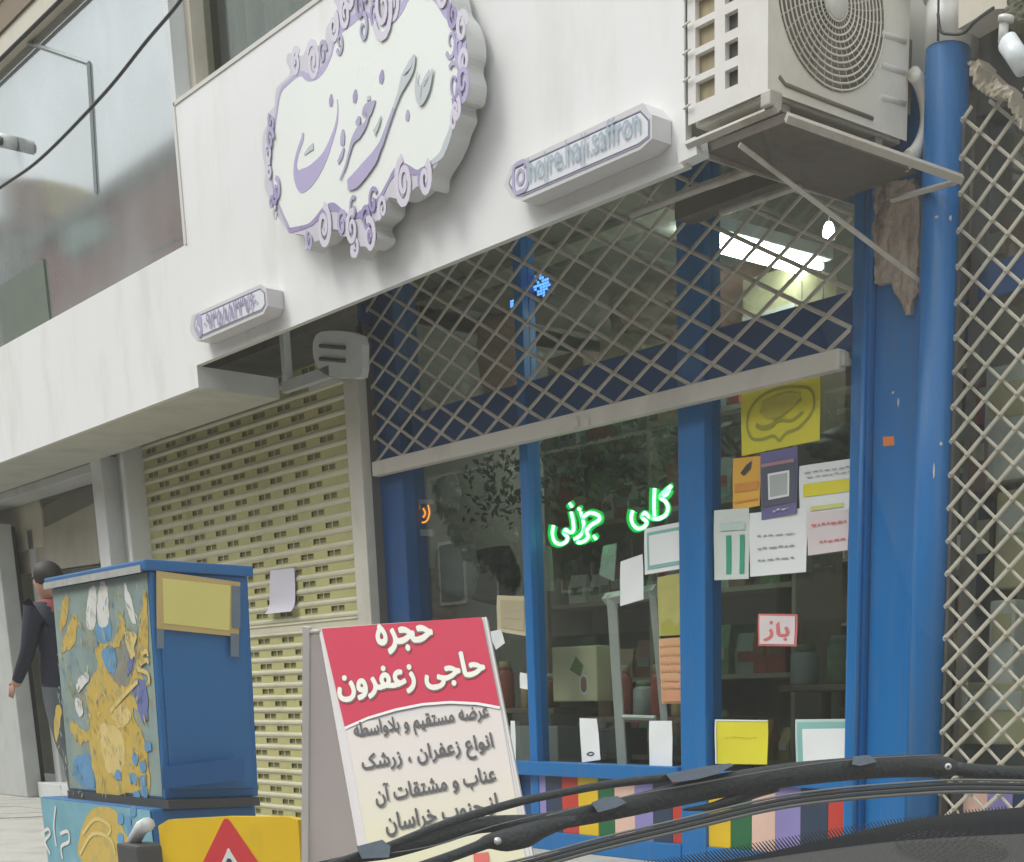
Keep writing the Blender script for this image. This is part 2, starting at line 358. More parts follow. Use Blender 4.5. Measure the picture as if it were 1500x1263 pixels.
# ------------------------------------------------------------------ main building shell
b = thing('shop_building', 'building behind the shops with white wall above the blue pillar', 'building', (-8, 2, PZ))
mb = MB()
mb.box(-4.79, -4.28, 0.022, 0.30, 3.68, 9.0, WHITEP)
mb.box(-60, -4.79, 0.35, 0.5, 3.72, 9.0, CREAM)
mb.box(-4.28, 20, 0.30, 0.5, 3.9, 9.0, CREAM)
obj('wall', mb, b)
mb = MB(); mb.box(-8.94, -4.82, -0.30, 4.5, 3.75, 3.85, ROOMW); mb.box(-4.82, 6.0, 0.13, 4.5, 3.62, 3.72, ROOMW); obj('floor_slab', mb, b)
mb = MB(); mb.box(-60, -12.6, 1.9, 2.0, PZ, 3.7, ROOMW); mb.box(-60, -8.94, -0.02, 1.9, 3.62, 3.72, ROOMW); obj('back_wall', mb, b)

# interior room of the saffron shop
room = MB()
room.box(-8.90, -4.35, 0.10, 4.4, PZ - 0.05, PZ + 0.02, mat('shop_floor', (0.2, 0.19, 0.17, 1), 0.4))
struct('shop_floor', room)
mb = MB(); mb.box(-8.94, -4.32, 4.4, 4.5, PZ, 3.75, ROOMW); mb.box(-8.98, -8.94, 0.05, 4.5, PZ, 3.75, ROOMW); mb.box(-4.36, -4.28, 0.14, 4.5, PZ, 3.62, ROOMW)
mb.box(-4.28, 6.0, 3.0, 3.1, PZ, 3.62, ROOMW)
struct('shop_interior_walls', mb)

# ------------------------------------------------------------------ shop front of the saffron shop
sf = thing('saffron_shop', 'blue painted shop front with three glass bays and striped boards beneath', 'shop front', (-6.8, 0, PZ))
mb = MB()
mb.bbox(-5.955, -5.765, -0.045, 0.06, PZ, 3.74, BLUE, 0.006); obj('post', mb, sf)
mb = MB(); mb.bbox(-7.29, -7.215, -0.035, 0.05, PZ, 3.74, BLUE, 0.006); obj('post', mb, sf)
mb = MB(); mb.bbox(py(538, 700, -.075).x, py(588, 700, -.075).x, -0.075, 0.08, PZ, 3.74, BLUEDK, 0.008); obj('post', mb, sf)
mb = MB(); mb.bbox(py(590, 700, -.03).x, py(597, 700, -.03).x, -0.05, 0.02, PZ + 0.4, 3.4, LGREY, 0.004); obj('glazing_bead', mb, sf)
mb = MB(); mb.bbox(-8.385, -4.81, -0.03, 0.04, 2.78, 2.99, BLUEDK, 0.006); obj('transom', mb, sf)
mb = MB(); mb.bbox(-7.55, -5.957, -0.07, 0.05, 0.985, 1.06, BLUE, 0.006); obj('sill_rail', mb, sf)
mb = MB(); mb.bbox(-5.763, -4.802, -0.052, 0.05, 0.985, 1.045, BLUE, 0.006); obj('sill_rail', mb, sf)
mb = MB(); mb.bbox(-8.385, -5.957, -0.049, 0.05, PZ, PZ + 0.1, BLUE, 0.006); mb.bbox(-5.763, -4.80, -0.045, 0.05, PZ, PZ + 0.1, BLUE, 0.006); obj('base_rail', mb, sf)
mb = MB(); mb.box(-8.385, -4.80, 0.0, 0.03, PZ + 0.1, 0.985, BLUEDK); obj('lower_panel', mb, sf)
STR = {'red': (0.52, 0.045, 0.03, 1), 'yellow': (0.72, 0.47, 0.01, 1), 'green': (0.015, 0.13, 0.045, 1), 'pink': (0.72, 0.48, 0.39, 1), 'purple': (0.27, 0.23, 0.50, 1), 'navy': (0.025, 0.045, 0.085, 1)}
SM = {k_: mat('striped_' + k_, c, 0.42, var=0.1, scale=5, bump=0.08, dirt=tuple(a * 0.6 for a in c[:3]) + (1,), damt=0.4) for k_, c in STR.items()}
seq = [(-7.30, -7.155, 'purple'), (-7.153, -7.00, 'navy'), (-6.998, -6.847, 'red'), (-6.845, -6.668, 'yellow'), (-6.666, -6.525, 'green'), (-6.523, -6.352, 'pink'), (-6.35, -6.20, 'purple'), (-6.198, -6.042, 'navy'), (-6.04, -5.957, 'red'),
       (-5.763, -5.60, 'yellow'), (-5.598, -5.45, 'green'), (-5.448, -5.285, 'pink'), (-5.283, -5.115, 'purple'), (-5.113, -4.935, 'navy'), (-4.933, -4.80, 'red'),
       (-8.36, -8.2, 'red'), (-8.198, -8.03, 'yellow'), (-8.028, -7.87, 'green'), (-7.868, -7.70, 'pink'), (-7.698, -7.55, 'red'), (-7.548, -7.43, 'navy')]
for a, c, kk in seq:
    # the red board next to the middle post runs to the post, the rest are boards of equal width
    mb = MB(); mb.bbox(a, c, -0.028 - random.uniform(0, 0.004), 0.0, PZ + 0.1, 0.985, SM[kk], 0.003); obj('board', mb, sf, label='%s painted board' % kk)
for (a, c) in ((py(597, 700, 0).x, -7.29), (-7.215, -5.955), (-5.765, -4.80)):
    mb = MB(); mb.box(a, c, 0.004, 0.010, 1.03, 2.78, GL); obj('glass_pane', mb, sf)
    mb = MB(); mb.box(a, c, 0.004, 0.010, 2.99, 3.74, GL); obj('upper_glass_pane', mb, sf)

# ------------------------------------------------------------------ pillar and pipe
pl_ = thing('blue_pillar', 'blue painted metal pillar between the two shop fronts', 'pillar', (-4.6, 0, PZ))
mb = MB()
mb.bbox(-4.80, -4.70, -0.075, 0.12, PZ, 3.62, BLUE, 0.012)
mb.bbox(-4.695, -4.44, -0.045, 0.12, PZ, 3.665, BLUE, 0.008)
obj('cladding', mb, pl_)
mb = MB(); mb.tube([(-4.716, -0.085, PZ), (-4.716, -0.085, 3.35)], 0.012, BLUE, 8); obj('edge_trim', mb, pl_)
mb = MB(); p = [py(a, b_, -0.046) for a, b_ in ((1293, 640), (1309, 639), (1310, 652), (1294, 654))]; mb.prism(p, (0, 0.0015, 0), mat('orange_sticker', (0.75, 0.2, 0.03, 1), 0.5)); tag(obj('price_sticker', mb), 'small orange sticker on the blue pillar', 'sticker')
pipe = thing('drain_pipe', 'round vertical pipe painted blue below and white above beside the pillar', 'pipe', (-4.36, -0.05, PZ))
mb = MB(); mb.tube([(-4.335, -0.06, PZ), (-4.335, -0.06, 2.0), (-4.338, -0.06, 3.70)], 0.083, BLUE, 20); obj('lower_pipe', mb, pipe)
mb = MB(); mb.tube([(-4.338, -0.06, 3.702), (-4.338, -0.06, 3.86)], 0.086, WHITEP, 20); mb.tube([(-4.338, -0.06, 3.862), (-4.338, -0.06, 6.5)], 0.098, WHITEP, 20); obj('upper_pipe', mb, pipe)
mb = MB()
for (a, b_, c, d) in ((1368, 690, 3, 14), (1378, 650, 5, 5), (1316, 590, 4, 9), (1372, 318, 5, 3), (1392, 320, 4, 5), (1308, 575, 4, 3)):
    p0 = py(a, b_, -0.0455 if a < 1350 else -0.147); k_ = 0.0023
    mb.add([p0 + V((math.cos(t) * c * k_ * random.uniform(.5, 1), 0, math.sin(t) * d * k_ * random.uniform(.5, 1))) for t in [i * math.pi / 4 for i in range(8)]], [list(range(8))], mat('bare_plaster', (0.5, 0.45, 0.4, 1), 0.8))
tag(obj('paint_chips', mb), 'pale spots of chipped paint on the blue pillar and pipe', 'paint chips')['kind'] = 'stuff'

# broken plaster under the air conditioner
import bmesh
def lump(name, outline_px, y, depth, m, amp=0.02, seed=0, parent=None, nx=26, nz=34):
    """rough relief patch filling an outline drawn on a plane parallel to the facade"""
    pts = [py(a, b_, y) for a, b_ in outline_px]; xs = [p.x for p in pts]; zs = [p.z for p in pts]
    def inside(x, z):
        c = False; j = len(pts) - 1
        for i in range(len(pts)):
            if (pts[i].z > z) != (pts[j].z > z) and x < (pts[j].x - pts[i].x) * (z - pts[i].z) / (pts[j].z - pts[i].z) + pts[i].x: c = not c
            j = i
        return c
    mb = MB(); idx = {}; vs = []; fs = []
    for i in range(nx):
        for j in range(nz):
            x = min(xs) + (max(xs) - min(xs)) * (i + .5) / nx; z = min(zs) + (max(zs) - min(zs)) * (j + .5) / nz
            if inside(x, z):
                n_ = noise.fractal(V((x * 14 + seed, z * 14, seed)), 1.0, 2.0, 4)
                idx[i, j] = len(vs); vs.append(V((x, y - 0.012 - amp * (n_ + .3), z)))
    for (i, j) in list(idx):
        if (i+1, j) in idx and (i, j+1) in idx and (i+1, j+1) in idx: fs.append((idx[i, j], idx[i+1, j], idx[i+1, j+1], idx[i, j+1]))
    n = len(vs); vs2 = vs + [V((v.x, y + depth, v.z)) for v in vs]
    edges = {}
    for f in fs:
        for a, b_ in zip(f, f[1:] + f[:1]):
            if (b_, a) in edges: del edges[b_, a]
            else: edges[a, b_] = 1
    f2 = list(fs) + [(b_, a, a + n, b_ + n) for a, b_ in edges]
    mb.add(vs2, f2, m); return obj(name, mb, parent)
PLAST = mat('broken_plaster', (0.44, 0.36, 0.29, 1), 0.9, var=0.6, scale=9, bump=1.0, bscale=90, dirt=(0.06, 0.035, 0.025, 1), damt=1.0, dscale=7, stretch=(1.6, 1, .5))
o = lump('plaster_patch', [(1283, 268), (1345, 262), (1352, 300), (1350, 360), (1347, 405), (1349, 430), (1340, 440), (1338, 462), (1330, 464), (1324, 445), (1312, 430), (1308, 415), (1285, 420), (1281, 350)], -0.05, 0.06, PLAST, 0.014, 3.1, nx=46, nz=80)
tag(o, 'broken brown plaster on the pillar under the air conditioner', 'plaster')

# ------------------------------------------------------------------ fascia
fa = thing('shop_fascia', 'white L shaped sign fascia running above the shops', 'fascia', (-9, FY, 3.2))
xa, xb = -9.39, -4.925
mb = MB()
out = [(xb, 3.287), (xb, 4.63), (xa, 4.63), (xa, 3.92), (-30, 3.92), (-30, 3.17), (xa, 3.17), (xa, 3.287)]
mb.prism([V((x, FY, z)) for x, z in out][::-1], (0, 0.03, 0), FASC, FEDGE)
obj('front_panel', mb, fa)
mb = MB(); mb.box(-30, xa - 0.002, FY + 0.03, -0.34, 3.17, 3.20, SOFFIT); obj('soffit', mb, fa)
mb = MB(); mb.box(xa - 0.03, xa, FY + 0.03, -0.34, 3.172, 3.285, LGREY); obj('soffit_end', mb, fa)
mb = MB(); mb.box(xa, xb, FY + 0.03, -0.6, 4.56, 4.63, FASC); mb.box(-30, xa, FY + 0.03, -0.5, 3.85, 3.92, FASC); mb.box(xb - 0.03, xb, FY + 0.03, -0.1, 3.45, 4.63, FASC); obj('top_return', mb, fa)
mb = MB(); mb.box(xa - 0.012, xa + 0.012, FY - 0.006, FY, 3.92, 4.63, FEDGE); mb.box(xa, xb, FY - 0.006, FY, 4.615, 4.635, FEDGE); obj('edge_trim', mb, fa)
# frame of the open underside
mb = MB(); mb.box(-9.36, -8.75, -0.34, -0.30, 3.20, 3.26, GREY); obj('hanger_bar', mb, fa)
mb = MB(); mb.box(-9.36, -8.82, -0.16, -0.12, 3.235, 3.28, LGREY); mb.box(-9.33, -9.28, -0.345, -0.30, 3.26, 3.6, LGREY); obj('hanger_bar', mb, fa)
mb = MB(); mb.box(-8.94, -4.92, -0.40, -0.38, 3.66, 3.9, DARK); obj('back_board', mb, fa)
# little square box on the fascia corner
mb = MB(); p = [py(a, b_, FY - 0.02) for a, b_ in ((992, 213), (1018, 200), (1021, 226), (994, 239))]; mb.prism(p, (0, 0.06, 0), WHITEP); tag(obj('junction_box', mb), 'small white box at the fascia corner below the air conditioner', 'box')

# rolling housing and dark debris beneath the ceiling of the recess
DEB = mat('tray_grey', (0.13, 0.11, 0.09, 1), 0.8, var=0.35, scale=7, bump=0.5, dirt=(0.07, 0.055, 0.045, 1), damt=0.8, dscale=4)
mb = MB(); mb.prism([V((-4.86, -0.80, 3.33)), V((-4.44, -0.80, 3.325)), V((-4.44, -0.10, 3.31)), V((-4.86, -0.10, 3.31))], (0, 0, 0.03), DEB); 
tag(obj('drip_tray', mb), 'dirty grey metal tray under the air conditioner', 'tray')
mb = MB(); mb.box(-5.75, -4.82, -0.22, -0.12, 3.40, 3.50, DEB); mb.tube([(-5.7, -0.5, 3.36), (-5.2, -0.52, 3.35), (-4.84, -0.45, 3.37)], 0.018, STEEL, 6); mb.tube([(-5.35, -0.3, 3.33), (-4.84, -0.33, 3.31)], 0.014, STEEL, 6)
tag(obj('old_lintel', mb), 'rough brown lintel with old rods under the air conditioner', 'lintel')

# ------------------------------------------------------------------ windows above the fascia
gb = thing('upper_window_left', 'large pale reflecting window above the left part of the fascia', 'window', (-12, -0.5, 3.9))
gb.name = 'reflecting_window'
mb = MB(); mb.box(-30, -9.46, -0.665, -0.655, 3.9, 6.2, GLM); obj('glass_pane', mb, gb)
FRG = mat('window_frame_grey', (0.34, 0.38, 0.38, 1), 0.5)
mb = MB()
for a, b_ in (((33, 60), (130, 93)), ((130, 93), (141, 283))):
    p, q = py(*a, -0.67), py(*b_, -0.67); mb.tube([p, q], 0.014, FRG, 4, smooth=False)
obj('sash_bar', mb, gb)
mb = MB(); mb.box(-9.47, -9.405, -0.83, -0.6, 3.9, 7.0, LGREY); obj('frame', mb, gb)
mb = MB(); mb.box(-13.2, -12.18, -0.68, -0.6, 3.9, 4.42, mat('pale_green_frame', (0.10, 0.125, 0.09, 1), 0.5, var=.4)); obj('frame', mb, gb)
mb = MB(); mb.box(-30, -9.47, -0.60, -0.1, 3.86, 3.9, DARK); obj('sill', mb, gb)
# things seen in / behind the left window
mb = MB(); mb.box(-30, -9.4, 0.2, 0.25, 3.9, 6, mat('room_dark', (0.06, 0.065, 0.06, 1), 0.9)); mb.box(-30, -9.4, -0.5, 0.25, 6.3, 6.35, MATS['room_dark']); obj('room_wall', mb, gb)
cw = thing('curtained_window', 'window with dark grey folded curtains above the round sign', 'window', (-8, -0.6, 4.63))
CURT = mat('curtain_grey', (0.16, 0.155, 0.13, 1), 0.8, var=0.6, scale=4, stretch=(6, 1, 0.3))
mb = MB(); vs = []; fs = []; n = 160
for i in range(n + 1):
    x = -9.36 + 4.3 * i / n; y = -0.56 + 0.03 * math.sin(i * 1.1 + 2 * noise.noise(V((i * .13, 0, 0)))) + 0.02 * math.sin(i * 0.37)
    vs += [(x, y, 4.5), (x, y + 0.01 * math.sin(i), 6.6)]
fs = [(2*i, 2*i+2, 2*i+3, 2*i+1) for i in range(n)]; mb.add(vs, fs, CURT, True); obj('curtain', mb, cw)
mb = MB(); mb.box(-9.34, -4.95, -0.66, -0.655, 4.63, 6.6, GLC); obj('glass_pane', mb, cw)
mb = MB(); mb.box(-9.40, -9.33, -0.74, -0.62, 4.632, 7.0, CREAM); mb.box(-9.33, -4.95, -0.72, -0.62, 4.632, 4.68, CREAM); obj('frame', mb, cw)
# eaves at the top left
ev = thing('balcony_edge', 'beige concrete slab edge with a painted brown shadow band in the top left corner', 'balcony', (-13, -1, 5.7))
ze = py(0, 90, -0.72).z
mb = MB(); mb.box(-30, -9.5, -0.72, -0.60, ze, ze + .14, CREAM); obj('slab', mb, ev)
mb = MB(); mb.box(-30, -9.5, -0.735, -0.60, ze + .142, ze + .30, mat('brown_shadow', (0.20, 0.15, 0.09, 1), 0.6, var=0.25, scale=14)); obj('shadow_band', mb, ev)  # shadow on the ledge painted as a brown band
mb = MB(); mb.box(-30, -9.5, -0.75, -0.5, ze + .302, ze + 1.2, CREAM); obj('parapet', mb, ev)
mb = MB(); mb.tube([(-30, -0.735, ze - .005), (-9.5, -0.735, ze - .005)], 0.012, INKK, 6); obj('edge_cable', mb, ev)
# overhead cable and its anchor
def cable(name, pts, r, label, cat='cable', m=RUBBER): return tag(obj(name, MB().tube(smooth_open(pts, 8), r, m, 6)), label, cat)
cable('overhead_cable', [py(-60, 318, -1.3), py(0, 275, -1.3), py(60, 232, -1.3), py(150, 140, -1.3), py(215, 60, -1.3), py(265, 0, -1.3), py(300, -60, -1.3)], 0.0085, 'black cable crossing in front of the pale window')
G4L = mat('lamp_dark', (.06, .06, .055, 1), .5)
mb = MB(); p = py(12, 208, -0.72); mb.tube([p + V((0, -0.06, 0)), p + V((0, 0.05, 0))], 0.045, LGREY, 16); mb.tube([p + V((0.02, -0.065, -.01)), p + V((0.02, -0.05, -.01))], 0.03, G4L, 16)
tag(obj('wall_lamp', mb), 'small round lamp fixed on the pale window at the left edge', 'lamp')

# ------------------------------------------------------------------ ornate sign
SP = -0.975
def sp(a, b_, y=SP): return py(a, b_, y)
sg = thing('ornate_sign', 'large pale sign with purple calligraphy and a scrolled baroque border', 'sign', (-7, FY, 3.4))
outl = [(407,127),(403,143),(402,156),(395,165),(393,180),(386,196),(385,222),(389,250),(388,272),(397,298),(407,317),(424,341),(446,345),(447,366),(456,356),(470,351),(482,338),(496,337),(500,346),(515,348),(513,370),(518,378),(527,362),(540,361),(553,348),(548,329),(565,312),(569,290),(584,291),(603,280),(613,273),(629,276),(633,254),(648,229),(659,205),(663,190),(671,171),(670,153),(681,147),(685,120),(680,98),(684,76),(682,51),(674,28),(664,14),(660,-4),(650,-30),(632,-52),(622,-80),(600,-96),(578,-80),(560,-56),(532,-44),(512,-26),(494,-16),(489,0),(494,11),(492,20),(485,31),(479,40),(477,52),(476,60),(470,68),(457,65),(449,70),(443,82),(424,78),(420,90),(425,108)]
fr = [sp(a, b_) for a, b_ in outl]
# scalloped outline: push small bumps outwards along smooth curve
cx = sum(p.x for p in fr) / len(fr); cz = sum(p.z for p in fr) / len(fr)
frs = smooth_closed(fr, 4)
mb = MB(); mb.prism(frs, (0, 0.095, 0), SIGNF, SIGNS); obj('sign_body', mb, sg)
# standoff shadow gap block
mb = MB(); mb.prism([V((cx + (p.x - cx) * .7, SP + 0.095, cz + (p.z - cz) * .7)) for p in frs], (0, 0.03, 0), SIGNS); obj('mounting_block', mb, sg)
KPX = 0.0059
RINGP = mat('frame_plate_lilac', (0.60, 0.575, 0.63, 1), .35, var=.12, scale=14, bump=.25, bscale=30)
N_ = V((0, -1, 0))
def pstroke(mb, pts, m, y=SP - 0.0032, sc=1.0, th=0.002):
    P = smooth_open([py(a, b_, y) for a, b_, c in pts], 5); W = []
    for i in range(len(pts) - 1):
        for j in range(5): t = j / 5; W.append((pts[i][2] * (1-t) + pts[i+1][2] * t) * sc)
    W.append(pts[-1][2] * sc); mb.ribbon(P, W, N_, m, th)
border = [(424,338),(412,310),(402,285),(398,255),(397,225),(401,195),(405,165),(409,140),(414,128),(438,108),(450,113),(462,110),(474,100),(484,82),(490,60),(500,42),(515,30),(530,20),(545,25),(560,32),(575,28),(588,12),(598,-4),(612,-10),(628,-10),(642,0),(652,18),(661,32),(668,55),(672,75),(674,100),(670,130),(668,145),(662,165),(660,190),(652,213),(645,228),(630,240),(612,252),(600,249),(590,246),(578,252),(570,264),(562,280),(554,295),(540,305),(525,315),(512,318),(500,310),(488,303),(475,308),(462,322),(450,331),(424,338)]
mb = MB(); mb.add([p + V((0, -.0012, 0)) for p in frs], [list(range(len(frs)))], RINGP); obj('frame_plate', mb, sg)
inn_ = smooth_closed([sp(a, b_, SP - .0022) for a, b_ in border[:-1]], 4)
mb = MB(); mb.prism(inn_, (0, .0008, 0), SIGNF); obj('face_plate', mb, sg)
mb = MB()
bw = []
for i, (a, b_) in enumerate(border):
    bw.append((a, b_, KPX * (3.2 if (b_ > 120 and a < 420) else 4.6 + 2.0 * math.sin(i * 1.3))))
pstroke(mb, bw[:9], PURG); pstroke(mb, bw[8:26], PURP); pstroke(mb, bw[25:34], PURP); pstroke(mb, bw[33:38], SILV); pstroke(mb, bw[37:], PURD)
obj('border_line', mb, sg)
def spiral(mb, cxp, cyp, r, turns, start, m, w=3.0, dirn=1, y=SP - 0.0035, thick=0.004):
    c = py(cxp, cyp, y); P = []; W = []; n = int(14 * turns)
    for i in range(n + 1):
        t = i / n; R_ = r * KPX * (1 - 0.82 * t); th = start + dirn * t * turns * 2 * math.pi
        P.append(c + V((math.cos(th) * R_ * 0.72, 0, math.sin(th) * R_))); W.append(w * KPX * (1.15 - 0.6 * t))
    mb.ribbon(P, W, N_, m, thick)
spl = [(458,91,13,1.6,2.5,LILAC,4,-1),(433,92,9,1.5,0.5,LILAC,4,1),(472,78,8,1.3,0,PURG,2.5,1),(488,40,9,1.5,1,LILAC,4,-1),(497,62,7,1.2,3.6,PURG,2.4,1),(505,20,9,1.4,2,LILAC,3.6,1),(531,42,9,1.1,1.4,PURG,2.6,-1),(527,9,10,1.4,0,PURD,3,1),(560,10,18,1.8,3.5,LILAC,4.5,1),(548,18,8,1.2,5,PURD,2.5,-1),(575,8,10,1.3,1,LILAC,3.6,-1),
       (512,-10,12,1.4,1,LILAC,4,1),(545,-28,14,1.5,2,PURP,4,-1),(590,-60,16,1.6,1,LILAC,5,1),(625,-45,15,1.5,0,PURP,4,-1),(648,-12,12,1.4,0,LILAC,4,1),
       (663,22,8,1.3,2,PURD,3,1),(676,40,9,1.4,0,LILAC,3.6,1),(672,68,9,1.2,0,PURP,4,-1),(660,62,9,1.1,3.6,PURG,2.2,1),(679,90,8,1.3,4,LILAC,3.4,-1),(665,122,12,1.3,2.2,PURG,2.4,-1),(677,120,10,1.3,4.5,PURP,3.4,1),(670,142,7,1.2,3,PURD,3.4,1),(667,160,7,1.3,1,LILAC,3.2,-1),(664,178,6,1.2,0,LILAC,2.8,1),
       (622,262,10,1.4,1.2,LILAC,4.5,-1),(591,268,15,1.8,1.6,LILAC,4.8,1),(617,264,6,1.2,1,PURD,3,1),(546,296,9,1.2,0.5,PURD,2.6,1),(560,305,8,1.3,4,LILAC,3.4,-1),(517,307,8,1.1,1,PURG,2.4,1),(536,322,9,1.4,3,PURD,3,-1),(515,335,11,1.5,1,LILAC,4,1),(541,346,11,1.4,2,LILAC,4,-1),(541,348,5,1,0,PURD,2.6,1),(520,360,7,1.3,3,LILAC,3.4,1),(500,328,9,1.4,0,PURP,3,1),(474,333,14,1.7,1.4,LILAC,4.6,-1),(453,352,7,1.2,2,PURG,3,1),
       (404,278,8,1.2,1.5,PURP,3.2,-1),(402,286,6,1.2,3,PURD,3,1),(394,250,6,1.3,1,LILAC,3,1),(392,225,7,1.3,3,LILAC,3.2,-1),(395,205,8,1.3,0,PURG,3,1),(397,180,7,1.3,2,PURG,3,1),(397,298,5,1.1,0,PURG,2.6,1),(403,314,5,1.1,1,SILV,2.6,1)]
for iq, q in enumerate(spl):
    mb = MB(); spiral(mb, q[0], q[1], q[2] * 1.15, q[3], q[4], q[5], q[6] * 1.15, q[7], y=SP - .0045 - .0006 * (iq % 9) - .00007 * iq, thick=.003); obj('scroll', mb, sg)
# calligraphy, traced as brush strokes
def zs(x, y): return 420 + x / 5.491, 60 + y / 5.491
CAL = [
 (PURP, [(405,470,6),(410,560,10),(395,680,18),(350,820,30),(300,940,48),(240,1030,72),(180,1095,88),(118,1125,98),(80,1085,62),(68,1010,30),(80,930,24),(100,860,24),(125,790,24),(130,740,18)]),
 (PURD, [(358,428,10),(356,480,40),(354,528,22)]), (PURD, [(554,390,10),(549,445,42),(544,500,24)]), (PURD, [(768,232,10),(762,290,42),(755,342,24)]), (PURG, [(972,555,10),(970,600,32),(966,642,20)]),
 (SILV, [(212,848,26),(178,872,22),(140,915,6)]),
 (PURG, [(450,710,8),(448,770,40),(444,838,34)]), (PURG, [(458,858,10),(440,920,24),(410,980,16)]),
 (SILV, [(655,442,18),(656,478,34)]), (PURG, [(710,480,4),(670,540,50),(638,570,62),(628,612,60)]), (PURG, [(578,605,16),(576,640,34),(560,680,34)]),
 (PURG, [(660,600,10),(625,680,26),(575,738,48),(530,800,28),(500,900,16),(470,1010,13),(425,1118,6)]),
 (SILV, [(755,600,5),(735,670,18),(700,742,26)]),
 (SILV, [(1025,110,8),(990,185,30),(938,262,12),(918,310,16)]),
 (SILV, [(1028,120,12),(1012,220,20),(972,300,26),(932,342,48),(900,430,24),(860,540,18)]), (PURG, [(860,540,18),(810,680,22),(760,820,30),(735,870,36)]),
 (PURP, [(735,870,36),(700,940,52),(620,1042,64),(550,1120,64),(488,1160,40)]),
 (SILV, [(1170,222,8),(1152,310,24),(1122,400,38),(1075,452,62),(1048,390,38),(1038,320,12),(1050,245,4)]), (SILV, [(1150,250,24),(1100,320,14),(1078,372,8)])]
mb = MB()
for i, (m_, st) in enumerate(CAL):
    pstroke(mb, [(*zs(a, b_), c / 5.491 * KPX) for a, b_, c in st], m_, SP - 0.0036 - 0.0004 * i)
obj('calligraphy', mb, sg)

# ------------------------------------------------------------------ two plaques on the fascia
def plaque(name, outline, inner, label, y=-0.945):
    t = thing(name, label, 'sign', py(*outline[0], y))
    mb = MB(); fr_ = [py(a, b_, y) for a, b_ in outline]; mb.prism(fr_, (0, 0.093, 0), PLQ, PLQ); obj('body', mb, t)
    mb = MB(); fi = [py(a, b_, y - 0.003) for a, b_ in inner]; mb.prism(fi, (0, 0.003, 0), PLQF, PLQ)
    k_ = len(fi); c = sum(fi, V()) / k_; 
    fo = [c + (p - c) * 1.0 for p in fi]
    mb.ribbon(fo + [fo[0]], [0.008] * (k_ + 1), N_, PURG, 0.002); obj('face', mb, t); return t
t1 = plaque('handle_sign', [(738,272),(749,242),(941,151),(955,168),(955,203),(938,219),(764,295),(750,290)], [(745,268),(754,247),(938,163),(950,176),(950,200),(935,212),(764,286),(752,281)], 'white plaque reading hojre.haji.saffron in the middle of the fascia')
mb = MB(); Y_ = -0.951
zc1 = (py(751, 290, -.945).z + py(749, 242, -.945).z) / 2; p0, p1 = py(775, 268, Y_), py(943, 189, Y_); p1.z = p0.z + (p1.z - p0.z) * 0.3
text(mb, 'hojre.haji.saffron', V((p0.x, p0.y, zc1 - .062)), V((p1.x - .02, p1.y, zc1 - .062)), V((0, 0, 0.118)), INKB, bold=0.006, rtl=False, ext=0.004)
c = py(762, 263, Y_); c.z = zc1
def rrect(c, w_, h_, r, n=4):
    P = []
    for (sx, sz, a0) in ((1, 1, 0), (-1, 1, 90), (-1, -1, 180), (1, -1, 270)):
        for i in range(n + 1):
            a = math.radians(a0 + 90 * i / n); P.append(c + V((sx * (w_/2 - r) + math.cos(a) * r, 0, sz * (h_/2 - r) + math.sin(a) * r)))
    return P
for (w_, h_, r, ww) in ((0.105, 0.105, 0.03, 0.016), (0.05, 0.05, 0.025, 0.013)):
    P = rrect(c, w_, h_, r); P.append(P[0]); mb.ribbon(P, [ww] * len(P), N_, PURG, 0.003)
mb.prism(rrect(c + V((.032, -.001, .032)), .014, .014, .007), (0, 0.003, 0), PURG)
obj('lettering', mb, t1)
t2 = plaque('phone_sign', [(278,480),(281,462),(382,416),(390,422),(392,448),(386,460),(300,497),(288,500),(280,490)], [(284,478),(286,465),(381,423),(387,429),(388,446),(383,454),(300,490),(290,493)], 'small white plaque with a phone number at the left of the fascia')
mb = MB(); Y_ = -0.951
p0 = py(298, 480, Y_); p1 = py(381, 442, Y_); zc2 = (py(288, 500, -.945).z + py(281, 462, -.945).z) / 2
text(mb, '۰۹۳۵۸۸۴۳۷۶۰', V((p0.x + .02, p0.y, zc2 - .045)), V((p1.x - .03, p1.y, zc2 - .045)), V((0, 0, 0.085)), PURD, bold=0.012, rtl=False, ext=0.004)
c = py(291, 478, Y_); c.z = zc2; P = rrect(c, .085, .12, .04); mb.prism(P, (0, .003, 0), PURG); mb.ribbon([c + V((-.02, -.002, .03)), c + V((-.012, -.002, 0)), c + V((.02, -.002, -.03))], [.02, .01, .02], N_, PLQF)
obj('lettering', mb, t2)

# ------------------------------------------------------------------ air conditioner
ax0, ax1, ay0, ay1, az0, az1 = -4.909, -4.475, -0.85, -0.125, 3.415, 4.08
ac = thing('air_conditioner', 'beige outdoor air conditioner with a round fan grille beside the fascia', 'air conditioner', (-4.7, -0.5, az0))
import bmesh as _b
mb = MB()
mb.bbox(ax0 + 0.004, ax1 - 0.030, ay0 + 0.030, ay1, az0, az1, ACW, 0.01)
obj('casing', mb, ac)
